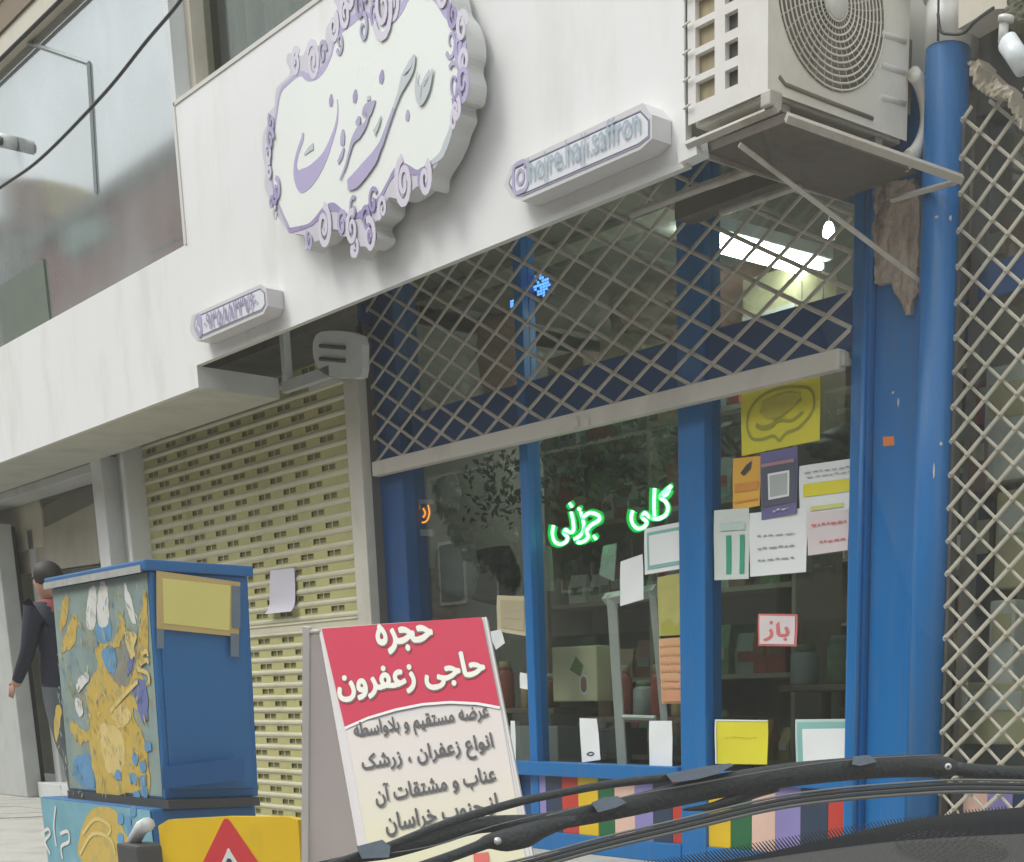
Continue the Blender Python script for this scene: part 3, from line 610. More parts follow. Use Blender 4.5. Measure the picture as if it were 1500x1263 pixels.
# side (street) face: frame with two columns of openings
def frame_with_holes(mb, x0, x1, z0, z1, holes, y, m, depth=0.02):
    xs = sorted({x0, x1} | {h[0] for h in holes} | {h[1] for h in holes}); zs_ = sorted({z0, z1} | {h[2] for h in holes} | {h[3] for h in holes})
    for i in range(len(xs) - 1):
        for j in range(len(zs_) - 1):
            xm, zm = (xs[i] + xs[i+1]) / 2, (zs_[j] + zs_[j+1]) / 2
            if not any(h[0] < xm < h[1] and h[2] < zm < h[3] for h in holes):
                mb.add([(xs[i], y, zs_[j]), (xs[i+1], y, zs_[j]), (xs[i+1], y, zs_[j+1]), (xs[i], y, zs_[j+1])], [(0, 1, 2, 3)], m)
    for h in holes:
        P = [V((h[0], y, h[2])), V((h[1], y, h[2])), V((h[1], y, h[3])), V((h[0], y, h[3]))]
        mb.add(P + [p + V((0, depth, 0)) for p in P], [(i, (i+1) % 4, (i+1) % 4 + 4, i + 4) for i in range(4)], m)
a_ = py(1012, 190, ay0).x; 
hz = []; pitch = 0.0875
zt0 = py(1020, 155, ay0).z
for i in range(7):
    z0 = zt0 + 0.008 + i * pitch
    hz.append((py(1019, 150, ay0).x, py(1047, 130, ay0).x, z0, z0 + 0.066)); hz.append((py(1062, 130, ay0).x, py(1081, 120, ay0).x, z0 + 0.003, z0 + 0.06))
mb = MB(); frame_with_holes(mb, ax0, ax1, az0 + 0.004, az1, hz, ay0, ACS, 0.022); obj('side_panel', mb, ac)
mb = MB(); mb.box(hz[0][0] - 0.02, hz[0][1] + 0.01, ay0 + 0.021, ay0 + 0.024, az0 + .05, az1, COIL); obj('coil', mb, ac)
mb = MB(); mb.box(hz[1][0] - 0.02, hz[1][1] + 0.01, ay0 + 0.022, ay0 + 0.025, az0 + .05, az1, mat('coil_dark', (0.05, 0.05, 0.045, 1), 0.6, var=0.5, scale=20)); obj('inner_panel', mb, ac)
for i in range(7):
    mb = MB(); z0 = zt0 + 0.003 + i * pitch; mb.tube([(ax0 - 0.012, ay0 + 0.01, z0), (ax0 - 0.012, ay0 - 0.012, z0), (ax0 + 0.03, ay0 - 0.014, z0 + .004)], 0.004, ACS, 6); obj('wire_guard', mb, ac)
mb = MB(); mb.tube([(ax0 - 0.012, ay0 - 0.002, az0 + .08), (ax0 - 0.012, ay0 - 0.002, az1)], 0.004, ACS, 6); obj('wire_guard', mb, ac)
# fan face
fx = ax1
fc = V((fx, -0.535, 3.765)); RO = 0.272
mb = MB(); n = 48
# front panel with round hole
def sqpt(t):
    c_, s_ = math.cos(t), math.sin(t); y0, y1, z0, z1 = ay0, ay1, az0 + .004, az1
    ky = ((y1 - fc.y) / c_) if c_ > 1e-6 else ((y0 - fc.y) / c_) if c_ < -1e-6 else 1e9
    kz = ((z1 - fc.z) / s_) if s_ > 1e-6 else ((z0 - fc.z) / s_) if s_ < -1e-6 else 1e9
    k_ = min(ky, kz); return V((fx, fc.y + c_ * k_, fc.z + s_ * k_))
ang = sorted([2 * math.pi * i / n for i in range(n)] + [math.atan2(a, b_) % (2 * math.pi) for a in (az0 + .004 - fc.z, az1 - fc.z) for b_ in (ay0 - fc.y, ay1 - fc.y)])
m_ = len(ang); O = [sqpt(t) for t in ang]; I = [V((fx, fc.y + math.cos(t) * RO, fc.z + math.sin(t) * RO)) for t in ang]; J = [p + V((-0.022, 0, 0)) for p in I]
mb.add(O + I + J, [(i, (i+1) % m_, (i+1) % m_ + m_, i + m_) for i in range(m_)] + [(i + m_, (i+1) % m_ + m_, (i+1) % m_ + 2*m_, i + 2*m_) for i in range(m_)], ACW)
obj('front_panel', mb, ac)
mb = MB(); mb.add([V((fx - 0.021, fc.y + math.cos(t) * RO, fc.z + math.sin(t) * RO)) for t in ang], [list(range(m_))], ACD)
for kf in range(3):
    a0 = kf * 2.09 + .4; P = []
    for (r, a) in ((.05, 0), (.25, -.25), (.26, .35), (.2, .75), (.05, .6)): P.append(V((fx - 0.0185 - 0.002 * a, fc.y + math.cos(a0 + a) * r, fc.z + math.sin(a0 + a) * r)))
    mb.add(P, [list(range(5))], mat('fan_blade', (0.27, 0.24, 0.2, 1), 0.5))
obj('fan', mb, ac)
RINGM = None
for i in range(11):
    r = 0.058 + i * 0.0208
    mb = MB(); P = [V((fx + 0.006 + 0.016 * (1 - r / RO), fc.y + math.cos(2 * math.pi * j / 40) * r, fc.z + math.sin(2 * math.pi * j / 40) * r)) for j in range(41)]
    mb.tube(P, 0.0038, ACW, 5, caps=False); obj('guard_ring', mb, ac)
mb = MB()
for j in range(36):
    t = 2 * math.pi * j / 36
    P = [V((fx + 0.003 + 0.016 * (1 - r / RO), fc.y + math.cos(t + 0.9 * (r - .05)) * r, fc.z + math.sin(t + .9 * (r - .05)) * r)) for r in (0.05, 0.12, 0.19, 0.275)]
    mb.tube(P, 0.0017, ACW, 4)
obj('guard_ribs', mb, ac)
mb = MB(); mb.tube([fc + V((0.012, 0, 0)), fc + V((0.028, 0, 0))], [0.058, 0.05], ACS, 24); obj('hub_cap', mb, ac)
for (a, b_) in ((50, 62), (96, 108), (143, 153)):
    mb = MB(); p, q = pxx(1291, a, fx), pxx(1326, b_, fx); mb.tube([p + V((.001, 0, 0)), q + V((.001, 0, 0))], 0.012, ACS, 8, flat=.6); obj('handle_grip', mb, ac)
mb = MB(); mb.tube([pxx(1141, 112, fx), pxx(1150, 124, fx), pxx(1215, 150, fx), pxx(1278, 174, fx)], 0.008, ACD, 6); obj('groove', mb, ac)
for yy in (ay0 + .12, ay1 - .12):
    mb = MB(); mb.bbox(ax0 + .03, ax1 - .03, yy - .02, yy + .02, az0 - 0.03, az0, STEEL, .004); obj('foot', mb, ac)
mb = MB(); mb.bbox(ax1 - 0.09, ax1 - 0.01, ay1, ay1 + .03, az0 + .1, az0 + .35, ACD, .005); obj('valve_cover', mb, ac)
# white hose loop on the far end
mb = MB(); P = [pxx(a, b_, -4.44) for a, b_ in ((1338, 108), (1348, 122), (1356, 150), (1358, 178), (1352, 205), (1340, 226), (1328, 236))]
mb.tube(smooth_open(P, 4), 0.028, ACW, 10, flat=1.5); 
tag(obj('insulated_hose', mb), 'pale insulated hose bulging from the far end of the air conditioner', 'hose')
# bracket
bk = thing('steel_bracket', 'pale steel angle bracket carrying the air conditioner', 'bracket', (-4.6, -0.4, 3.2))
def angle(mb, p, q, w_, m): 
    p, q = V(p), V(q); mb.tube([p, q], w_ * .7, m, 4, smooth=False)
BX = -4.42
mb = MB(); angle(mb, (ax0 + 0.02, -0.868, 3.345), (-4.40, -0.868, 3.345), 0.022, STEEL); obj('front_bar', mb, bk)
mb = MB(); angle(mb, py(1152, 172, -.862), py(1409, 263, -.17), .026, STEEL); obj('side_arm', mb, bk)
mb = MB(); mb.box(-4.87, -4.862, -0.86, 0.0, 3.31, 3.355, STEEL); obj('side_arm', mb, bk)
mb = MB(); angle(mb, py(1083, 212, -0.85), py(1351, 414, -0.09), 0.016, STEEL); obj('brace', mb, bk)
mb = MB(); angle(mb, py(1306, 293, -0.12), py(1402, 266, -0.185), 0.016, STEEL); obj('wall_bar', mb, bk)
mb = MB(); mb.bbox(-4.46, -4.41, -0.9, -0.84, 3.35, 3.40, STEEL, .006); obj('end_plate', mb, bk)
# vent cover under the soffit
vt = thing('vent_cover', 'grey round cornered vent cover with two slots under the fascia', 'vent', (-8.9, -0.3, 3.3))
P = [py(a, b_, -0.34) for a, b_ in ((470, 486), (500, 485), (527, 492), (530, 520), (528, 552), (505, 553), (478, 550), (462, 534), (458, 512), (460, 496))]
mb = MB(); mb.prism(smooth_closed(P, 2), (0, .045, 0), LGREY); obj('cover', mb, vt)
for b_ in (507, 526):
    mb = MB(); p, q = py(469, b_, -.343), py(506, b_ + 3, -.343); mb.tube([p, q], .011, INKK, 6); obj('slot', mb, vt)

# ------------------------------------------------------------------ lattice grilles
def lattice(root, x0, x1, z0, z1, hw, vh, nx, nz, y, m, w_, back=1.0):
    w0 = w_
    dirv = V((hw / 2, 0, vh / 2)); L = dirv.length; s_ = vh / hw
    riv = MB()
    for sgn in (1, -1):
        w_ = w0 * (back if sgn < 0 else 1)
        # lines z = nz + sgn*s*(x-nx) + k*vh
        kmin = int(math.floor((z0 - nz - s_ * (x1 - x0 + abs(nx - x0) + 1)) / vh)) - 2; kmax = int(math.ceil((z1 - nz + s_ * (x1 - x0 + abs(nx - x0) + 1)) / vh)) + 2
        for k_ in range(kmin, kmax + 1):
            c0 = nz + k_ * vh; pts = []
            xa_ = x0; za_ = c0 + sgn * s_ * (x0 - nx); xb_ = x1; zb_ = c0 + sgn * s_ * (x1 - nx)
            # clip on z
            def cl(xp, zp, xq, zq):
                t0, t1 = 0.0, 1.0; dz = zq - zp
                ta, tb = (z0 - zp) / dz, (z1 - zp) / dz
                if ta > tb: ta, tb = tb, ta
                t0, t1 = max(t0, ta), min(t1, tb); return t0, t1
            t0, t1 = cl(xa_, za_, xb_, zb_)
            if t1 - t0 < 0.004: continue
            A = V((xa_ + (xb_ - xa_) * t0, y + (-0.004 if sgn > 0 else 0.004), za_ + (zb_ - za_) * t0)); B = V((xa_ + (xb_ - xa_) * t1, A.y, za_ + (zb_ - za_) * t1))
            if (B - A).length < 0.03: continue
            d = (B - A).normalized(); nrm = V((0, -1, 0)); sd_ = d.cross(nrm) * w_ / 2; mb = MB()
            h = 0.0032
            j1 = V((random.uniform(-.002, .002), 0, random.uniform(-.002, .002)))
            A, B = A + j1, B + j1
            P = [A + sd_ * 1.0, A + sd_ * .55 + nrm * h, A - sd_ * .55 + nrm * h, A - sd_, A + sd_ * .0 - nrm * h]
            mb.add(P + [p + (B - A) for p in P], [(i, (i+1) % 5, (i+1) % 5 + 5, i + 5) for i in range(5)] + [(4, 3, 2, 1, 0), (5, 6, 7, 8, 9)], m); obj('lattice_bar', mb, root)
    i0 = int((x0 - nx) / (hw / 2)) - 1; i1 = int((x1 - nx) / (hw / 2)) + 1; j0 = int((z0 - nz) / (vh / 2)) - 1; j1_ = int((z1 - nz) / (vh / 2)) + 1
    for i in range(i0, i1 + 1):
        for j in range(j0, j1_ + 1):
            if (i + j) % 2: continue
            x, z = nx + i * hw / 2, nz + j * vh / 2
            if x0 < x < x1 and z0 < z < z1: riv.tube([(x, y - 0.013, z), (x, y + 0.008, z)], w_ * .42, m, 6)
    obj('rivet', riv, root, kind='stuff')
g1 = thing('rolling_grille', 'half raised diamond lattice grille across the top of the shop window', 'grille', (-6.7, -0.1, 2.7))
lattice(g1, -8.69, -4.775, 2.75, 3.72, 0.289, 0.1372, -5.056, 3.098, -0.105, BARG, 0.021, .9)
mb = MB()
mb.bbox(-8.66, -4.80, -0.15, -0.10, 2.672, 2.752, RAIL, .008); obj('bottom_rail', mb, g1)
mb = MB(); mb.bbox(-4.825, -4.775, -0.14, -0.11, 2.685, 2.74, STEEL, .006); obj('rail_end', mb, g1)
_x = py(546, 700, -.12).x
mb = MB(); mb.bbox(_x - .05, _x, -0.13, -0.076, PZ, 3.6, BLUEDK, .004); obj('side_channel', mb, g1)
for uu in (845, 860):
    mb = MB(); p = py(uu, 622, -0.152); mb.bbox(p.x - .02, p.x + .02, p.y - .012, p.y + .01, p.z - .012, p.z + .03, RAIL, .004); obj('catch', mb, g1)

G4_ = mat('channel_dark', (.08, .08, .07, 1), .6)
g2 = thing('neighbour_grille', 'closed cream lattice grille of the next shop at the right edge', 'grille', (-3.6, -0.1, PZ))
lattice(g2, -4.215, -3.35, PZ + .1, 3.46, 0.153, 0.1215, -4.052, 2.822, -0.11, BARG2, 0.0185, .72)
mb = MB(); mb.bbox(-4.25, -4.232, -0.07, -0.03, PZ, 3.46, G4_, .003); 
obj('side_channel', mb, g2)
mb = MB(); mb.bbox(-4.215, -3.35, -0.13, -0.09, PZ + .03, PZ + .1, BARG2, .006); obj('bottom_rail', mb, g2)

# next shop: window, boards, goods
ns = thing('neighbour_shop', 'dim shop front of the next shop behind the cream lattice', 'shop front', (-3.2, 0.2, PZ))
for i, kk in enumerate(['pink', 'purple', 'navy', 'red', 'yellow', 'green', 'pink']):
    mb = MB(); a = -4.20 + i * .13; mb.bbox(a, a + .128, 0.03, 0.06, PZ + .02, 1.0, SM[kk], .003); obj('board', mb, ns, label=kk + ' painted board')
mb = MB(); mb.box(-4.24, -2.0, 0.05, 0.1, 0.99, 1.05, mat('dull_wood_sill', (0.25, 0.2, 0.15, 1), 0.6)); obj('sill', mb, ns)
mb = MB(); mb.box(-4.24, -2.0, 0.07, 0.076, 1.05, 3.5, GL); obj('glass_pane', mb, ns)
mb = MB(); mb.box(-4.24, -2.0, 0.05, 0.1, 2.86, 2.98, BLUEDK); obj('transom', mb, ns)
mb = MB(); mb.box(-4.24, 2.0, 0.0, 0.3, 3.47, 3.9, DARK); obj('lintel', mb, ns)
G1 = mat('goods_grey', (0.52, 0.51, 0.48, 1), 0.6, var=0.35, scale=7); G2 = mat('goods_brown', (0.28, 0.15, 0.11, 1), 0.6, var=0.4); G3 = mat('goods_tan', (0.48, 0.42, 0.25, 1), 0.6, var=0.35); G4 = mat('goods_dark', (0.05, 0.05, 0.05, 1), 0.5, var=.3); G5 = mat('goods_red', (0.30, 0.05, 0.04, 1), 0.5, var=.3)
for (u0, v0, u1, v1, m_, lab) in ((1444, 540, 1500, 700, G1, 'grey board leaning high behind the cream lattice'), (1420, 640, 1445, 720, G2, 'brown packet behind the cream lattice near the pipe'), (1405, 440, 1440, 500, BLUEDK, 'blue carton at the top behind the cream lattice'), (1430, 560, 1452, 620, G5, 'dark red packet behind the cream lattice'),
                                  (1450, 880, 1482, 1010, G1, 'grey machine with dark openings behind the cream lattice'), (1405, 1000, 1500, 1090, G3, 'tan sack at the bottom behind the cream lattice'), (1440, 330, 1475, 430, G2, 'rust brown box high behind the cream lattice'), (1415, 740, 1450, 900, G4, 'black cabinet behind the cream lattice'), (1460, 720, 1500, 860, G3, 'olive tan carton behind the cream lattice at the right edge')):
    yq = 0.10 + 0.06 * random.random(); P = [py(a, b_, yq) for a, b_ in ((u0, v0), (u1, v0), (u1, v1), (u0, v1))]; x0 = min(p.x for p in P); x1 = max(p.x for p in P); z0 = min(p.z for p in P); z1 = max(p.z for p in P)
    mb = MB(); mb.bbox(x0, x1, P[0].y, P[0].y + .18, z0, z1, m_, .012); mb.bbox(x0 + .02, x1 - .02, P[0].y - .004, P[0].y, z0 + (z1-z0)*.55, z1 - (z1-z0)*.15, G3 if m_ is not G3 else G1, .002); tag(obj('goods_box', mb), lab, 'box', 'goods behind the cream lattice')
# wall pieces above the neighbour grille
def wallquad(name, pts, y, depth, m, label, cat):
    mb = MB(); mb.prism([py(a, b_, y) for a, b_ in pts], (0, depth, 0), m); return tag(obj(name, mb), label, cat)
wallquad('cream_wall_box', [(1404, -60), (1480, -60), (1480, 12), (1452, 14), (1404, 42)], -0.16, 0.12, CREAM, 'cream coloured boxed beam at the top right above the lattice', 'beam')
o = lump('crumpled_canvas', [(1421, 92), (1444, 88), (1462, 112), (1490, 132), (1503, 160), (1503, 205), (1480, 150), (1452, 146), (1428, 130)], -0.18, 0.03, mat('canvas_tan', (0.36, 0.32, 0.25, 1), 0.85, var=.2, scale=8, bump=.5), 0.035, 9.2)
tag(o, 'crumpled tan canvas hanging over the top of the cream lattice', 'canvas')
wp = thing('white_water_pipe', 'white plastic pipe joint at the top right corner', 'pipe', py(1470, 50, -0.3))
mb = MB(); mb.tube([py(1471, 28, -.3), py(1469, 62, -.3)], .017, WHITEP, 12); obj('pipe', mb, wp)
mb = MB(); mb.tube([py(1474, 24, -.3), py(1473, 32, -.3)], .028, WHITEP, 12); obj('collar', mb, wp)
mb = MB(); mb.tube([py(1476, 62, -.32), py(1500, 98, -.32)], .036, mat('lamp_white', (0.7, 0.74, 0.75, 1), 0.2), 14); obj('elbow', mb, wp)
o = lump('ivy_tangle', [(1476, -20), (1520, -20), (1520, 70), (1485, 45)], -0.15, .05, mat('dusty_leaves', (0.10, 0.10, 0.06, 1), .9, var=.6, scale=30), .05, 4.4)
tag(o, 'dusty tangle of wires and leaves in the top right corner', 'tangle')
cable('wall_wire', [py(1374, 20, -.17), py(1378, 45, -.17), py(1392, 50, -.17), py(1412, 48, -.17), py(1430, 30, -.2), py(1455, 12, -.36)], .006, 'thin dark wire around the white pipe')
cable('pipe_wire', [py(1374, 60, -.16), py(1375, -20, -.16), py(1376, -60, -.16)], .005, 'thin dark wire running up the white pipe')

# ------------------------------------------------------------------ perforated roller shutter on the left
SY = -0.15
sx0, sx1 = -12.06, py(512, 700, -.155).x
sh = thing('roller_shutter', 'closed beige roller shutter with olive perforated slats', 'shutter', (-10.5, SY, PZ))
def slatmesh(phase, name):
    mb = MB(); P = 0.082
    prof = [(0.0, 0.0), (-0.007, 0.008), (-0.009, 0.018), (-0.005, 0.028), (0.001, 0.032)]
    for i in range(len(prof) - 1):
        mb.add([(sx0, prof[i][0], prof[i][1]), (sx1, prof[i][0], prof[i][1]), (sx1, prof[i+1][0], prof[i+1][1]), (sx0, prof[i+1][0], prof[i+1][1])], [(0, 1, 2, 3)], SLATB, True)
    zb, zt = 0.042, 0.074; x = sx0; per = 0.36; sl = 0.175; h = [];
    xx = sx0 + 0.08 + phase
    while xx + sl < sx1 - .02: h.append((xx, xx + sl)); xx += per
    mb.box(sx0, sx1, 0.001, 0.003, 0.032, zb, SLATY); mb.box(sx0, sx1, 0.001, 0.003, zt, P, SLATY)
    e = [sx0] + [q for a in h for q in a] + [sx1]
    for i in range(0, len(e), 2): mb.box(e[i], e[i+1], 0.001, 0.003, zb, zt, SLATY)
    for a, b_ in h: mb.box((a + b_) / 2 - .003, (a + b_) / 2 + .003, 0.001, 0.003, zb, zt, SLATB)
    mb.box(sx0, sx1, 0.014, 0.016, 0.0, P, SLOT)
    me = bpy.data.meshes.new(name); me.from_pydata([v[:] for v in mb.v], [], mb.f)
    for m in mb.m: me.materials.append(m)
    for p, i, sm in zip(me.polygons, mb.mi, mb.sm): p.material_index = i; p.use_smooth = sm
    return me
s1, s2 = slatmesh(0, 'slat'), slatmesh(0.18, 'slat_b'); s2.name = 'slat'
mb = MB(); mb.box(sx0, sx1, -0.006, 0.004, 0.0, 0.081, SLATB); mb.tube([(sx0, -.008, .012), (sx1, -.008, .012)], .008, SLATB, 6); mb.tube([(sx0, -.008, .07), (sx1, -.008, .07)], .006, SLATB, 6)
s3 = bpy.data.meshes.new('slat_plain'); s3.from_pydata([v[:] for v in mb.v], [], mb.f); s3.materials.append(SLATB)
z = PZ + 0.01; i = 0
while z < 3.3:
    plain = 1.80 < z < 1.86
    o = piece('slat', s3 if plain else (s1 if i % 2 else s2), (0, SY + random.uniform(-.0015, .0015), z), sh)
    i += 1; z += 0.082
mb = MB(); mb.bbox(py(511, 700, -.19).x, py(531, 700, -.19).x, -0.19, -0.12, PZ, 3.22, mat('rail_cream', (.56, .53, .46, 1), .5, var=.08, dirt=(.3, .26, .2, 1), damt=.5), .006); obj('side_rail', mb, sh)
mb = MB(); mb.box(py(531, 700, -.19).x + .002, py(537, 700, -.12).x, -0.13, -0.05, PZ, 3.5, mat('strip_brown', (.12, .11, .10, 1), .6)); obj('edge_strip', mb, sh)
mb = MB(); mb.bbox(-12.13, -12.06, -0.30, -0.02, PZ, 3.3, LGREY, .008); obj('side_rail', mb, sh)
# wall between the shops and the wall at the back
wl = thing('grey_wall_pier', 'grey wall pier between the left shop and the roller shutter', 'wall', (-12.4, -0.2, PZ))
mb = MB(); mb.bbox(-12.40, -12.132, -0.22, 0.0, PZ, 3.3, GREY, .01); obj('recess_face', mb, wl)
mb = MB(); mb.bbox(-12.62, -12.405, -0.34, 0.0, PZ, 3.2, LGREY, .01); obj('pier', mb, wl)

# paper on the shutter
def sheet(name, px, y, m, label, cat='paper', prints=(), curl=0.0, group=None, th=0.0016):
    P = [py(a, b_, y) for a, b_ in px]; tl, tr, br, bl = P; mb = MB(); n = 8
    def at(s_, t, l=0.0):
        p = (tl * (1-s_) + tr * s_) * (1-t) + (bl * (1-s_) + br * s_) * t
        c_ = curl * (max(0, t - .75) / .25) ** 2 + 0.002 * math.sin(3 * s_ + 5 * t)
        return V((p.x, p.y - c_ - l, p.z))
    vs = [at(i / n, j / n) for j in range(n+1) for i in range(n+1)]; fs = [(j*(n+1)+i, j*(n+1)+i+1, (j+1)*(n+1)+i+1, (j+1)*(n+1)+i) for j in range(n) for i in range(n)]
    mb.add(vs, [f[::-1] for f in fs], m, True); mb.add([v + V((0, th, 0)) for v in vs], fs, m, True)
    lv = 0
    for pr in prints:
        lv += 1; kind_ = pr[0]; L = 0.0022 + 0.0006 * lv
        if kind_ == 'rect':
            _, s0, t0, s1_, t1_, mm = pr; k_ = 5
            vs = [at(s0 + (s1_ - s0) * i / k_, t0 + (t1_ - t0) * j / k_, L) for j in range(k_+1) for i in range(k_+1)]; mb.add(vs, [(j*(k_+1)+i+k_+1, j*(k_+1)+i+k_+2, j*(k_+1)+i+1, j*(k_+1)+i) for j in range(k_) for i in range(k_)], mm)
        elif kind_ == 'poly':
            _, pts, mm = pr; mb.add([at(a, b_, L) for a, b_ in pts], [list(range(len(pts)))], mm)
        elif kind_ == 'line':
            _, pts, ww, mm = pr; mb.ribbon(smooth_open([at(a, b_, L) for a, b_ in pts], 3), [ww] * ((len(pts)-1)*3+1), N_, mm)
        elif kind_ == 'text':
            _, s_, a, b_, c_, h_, mm, bd = pr; p0, p1 = at(a, c_, L), at(b_, c_, L); text(mb, s_, p0, p1, V((0, 0, h_)), mm, bold=bd, lift=0.0002)
        elif kind_ == 'scrib':
            _, a, b_, t, ww, mm = pr; x_ = a
            while x_ < b_:
                e_ = min(b_, x_ + random.uniform(.04, .14)); mb.ribbon([at(x_, t + random.uniform(-.006, .006), L), at((x_+e_)/2, t + random.uniform(-.015, .015), L), at(e_, t, L)], [ww * .5, ww, ww * .6], N_, mm); x_ = e_ + random.uniform(.012, .04)
    return tag(obj(name, mb), label, cat, group)
sheet('taped_sheet', [(396, 836), (431, 832), (433, 896), (394, 900)], SY - .02, PAPERL, 'blank lavender white sheet taped to the roller shutter', curl=.03)

# ------------------------------------------------------------------ papers on the saffron shop glass
YG = -0.008
# door pane
sheet('yellow_poster', [(1086, 578), (1201, 549), (1201, 645), (1086, 668)], YG, PYEL, 'large yellow poster with an olive scrolled emblem under the grille rail', 'poster',
      [('line', [(.10,.35),(.08,.55),(.14,.75),(.28,.80),(.42,.78),(.5,.88),(.58,.78),(.74,.74),(.9,.55),(.93,.35),(.88,.18),(.72,.10),(.5,.06),(.3,.10),(.16,.22),(.10,.35)], .012, PGRN),
       ('line', [(.2,.55),(.28,.62),(.42,.6),(.5,.4),(.6,.3)], .02, PGRN), ('line', [(.3,.3),(.35,.45),(.5,.5),(.62,.42),(.78,.3)], .014, PGRN), ('poly', [(.3,.2),(.6,.14),(.78,.22),(.7,.38),(.5,.5),(.34,.5),(.25,.36)], mat('olive_wash', (0.5, 0.45, 0.05, 1), .6, bump=0)), ('line', [(.38,.62),(.5,.56),(.66,.6),(.8,.5)], .01, PGRN)])
sheet('orange_notice', [(1074, 672), (1114, 668), (1113, 741), (1073, 748)], YG - .0035, PORA, 'small orange notice with a dark leaf mark on the door glass', 'notice', [('rect', .08, .5, .95, .66, PORD), ('poly', [(.3,.3),(.5,.16),(.72,.08),(.66,.24),(.42,.36)], INKK), ('rect', .08, .84, .95, .87, PORD)])
sheet('violet_poster', [(1114, 664), (1168, 654), (1167, 752), (1115, 762)], YG - .006, PNAV, 'dark violet poster with a pale square in its middle', 'poster', [('rect', .04, .18, .96, .82, PNVD), ('rect', .04, .17, .92, .22, mat('dusty_rose_print', (.4, .22, .24, 1), .6)), ('rect', .22, .33, .80, .72, PAPER), ('rect', .27, .365, .75, .685, mat('grey_print', (.42, .45, .44, 1), .6)), ('scrib', .35, .78, .90, .008, PAPERL)])
sheet('yellow_striped_notice', [(1171, 683), (1254, 671), (1253, 750), (1171, 760)], YG, PAPER, 'white notice with a yellow band beside the door edge', 'notice', [('rect', .08, .36, .96, .60, mat('yellow_print', (.75, .66, .03, 1), .6, bump=0)), ('rect', .2, .80, .80, .88, mat('pale_yellow_print', (.64, .64, .2, 1), .6, bump=0)), ('scrib', .1, .9, .15, .006, INK), ('scrib', .15, .9, .24, .005, INK)])
sheet('pink_lettered_notice', [(1182, 752), (1243, 746), (1242, 806), (1183, 814)], YG - .0035, PAPERP, 'pinkish white notice with faint red writing on the door', 'notice', [('scrib', .12, .95, .30, .012, INKR), ('scrib', .3, .95, .72, .009, INKR)])
sheet('lettered_white_notice', [(1098, 752), (1182, 744), (1181, 838), (1098, 845)], YG, PAPER, 'white notice with three faint grey lines of writing', 'notice', [('scrib', .15, .8, .38, .008, INK), ('scrib', .15, .8, .57, .009, INK), ('scrib', .15, .8, .76, .008, INK)])
sheet('green_barred_notice', [(1046, 748), (1097, 744), (1097, 848), (1046, 850)], YG - .003, mat('paper_greenish', (.62, .67, .62, 1), .75), 'pale notice with two vertical green bars next to the blue post', 'notice', [('rect', .36, .37, .50, .92, GBAR), ('rect', .75, .37, .88, .92, GBAR), ('rect', .2, .2, .9, .3, PTEALL)])
sheet('open_sign', [(1111, 899), (1168, 900), (1167, 947), (1110, 946)], YG, INKR, 'small white open sign with a red border and red writing', 'sign', [('rect', .05, .06, .95, .94, PAPERP), ('text', 'بار', .15, .82, .86, .095, INKR, .022), ('poly', [(.36 + .045 * math.cos(a), .27 + .055 * math.sin(a)) for a in [i * math.pi / 4 for i in range(8)]], INKR)])
sheet('plain_yellow_sheet', [(1048, 1054), (1125, 1055), (1124, 1120), (1048, 1119)], YG, PYEL, 'plain bright yellow sheet low on the door glass', 'paper', [('rect', .0, .0, 1, .03, PAPER), ('rect', .0, .03, .03, 1, PAPER), ('scrib', .2, .8, .4, .003, PGRN)])
sheet('green_framed_notice', [(1165, 1054), (1253, 1053), (1252, 1122), (1166, 1124)], YG, PTEALL, 'pale notice with a teal frame low at the door edge', 'notice', [('rect', .04, .06, .96, .97, PTEAL), ('rect', .13, .2, .88, .92, PAPER)])
# middle pane
sheet('teal_framed_notice', [(944, 775), (1006, 763), (1006, 832), (944, 842)], YG, PAPER, 'white notice with a teal frame under the green neon words', 'notice', [('rect', .08, .10, .94, .90, PTEAL), ('rect', .13, .17, .88, .82, PAPER)])
sheet('olive_notice', [(963, 846), (1005, 838), (1006, 930), (965, 932)], YG, mat('paper_olive', (.40, .38, .11, 1), .7, var=.2, scale=12), 'olive yellow notice on the glass left of the middle post', 'notice', [('poly', [(.1, .8), (.4, .7), (.6, .85), (.9, .72), (1, 1), (.1, 1)], PGRN)])
sheet('terracotta_notice', [(965, 936), (1007, 933), (1008, 1030), (969, 1031)], YG, mat('paper_orange_tan', (.60, .34, .17, 1), .7, var=.15), 'orange tan notice with wavy dark writing on the glass', 'notice', [('scrib', .05, .95, t_, .011, PTER) for t_ in (.12, .25, .38, .50, .64, .75)] + [('rect', .06, .8, .96, .97, PTER)])
sheet('white_sheet', [(909, 823), (941, 812), (943, 878), (908, 888)], YG - .002, PAPER, 'blank white sheet at the top of the leaning white frame', 'paper')
sheet('hanging_tag', [(884, 800), (903, 796), (900, 852), (877, 842)], .12, mat('paper_dim', (.42, .45, .42, 1), .75), 'narrow tilted white tag hanging inside below the neon', 'tag')
sheet('narrow_white_strip', [(799, 800), (807, 800), (812, 866), (800, 866)], .1, mat('paper_cream2', (.5, .52, .42, 1), .75), 'narrow pale strip hanging inside at the left of the middle pane', 'tag')
sheet('square_tag_sheet', [(849, 1052), (874, 1053), (880, 1113), (852, 1117)], YG, PAPER, 'white sheet with a small dark mark above the sill', 'paper', [('line', [(.3, .83), (.5, .79), (.7, .83), (.5, .87), (.3, .83)], .006, INKK)])
sheet('blank_sill_sheet', [(951, 1056), (984, 1056), (985, 1124), (951, 1122)], YG, PAPER, 'blank white sheet above the sill beside the middle post', 'paper')
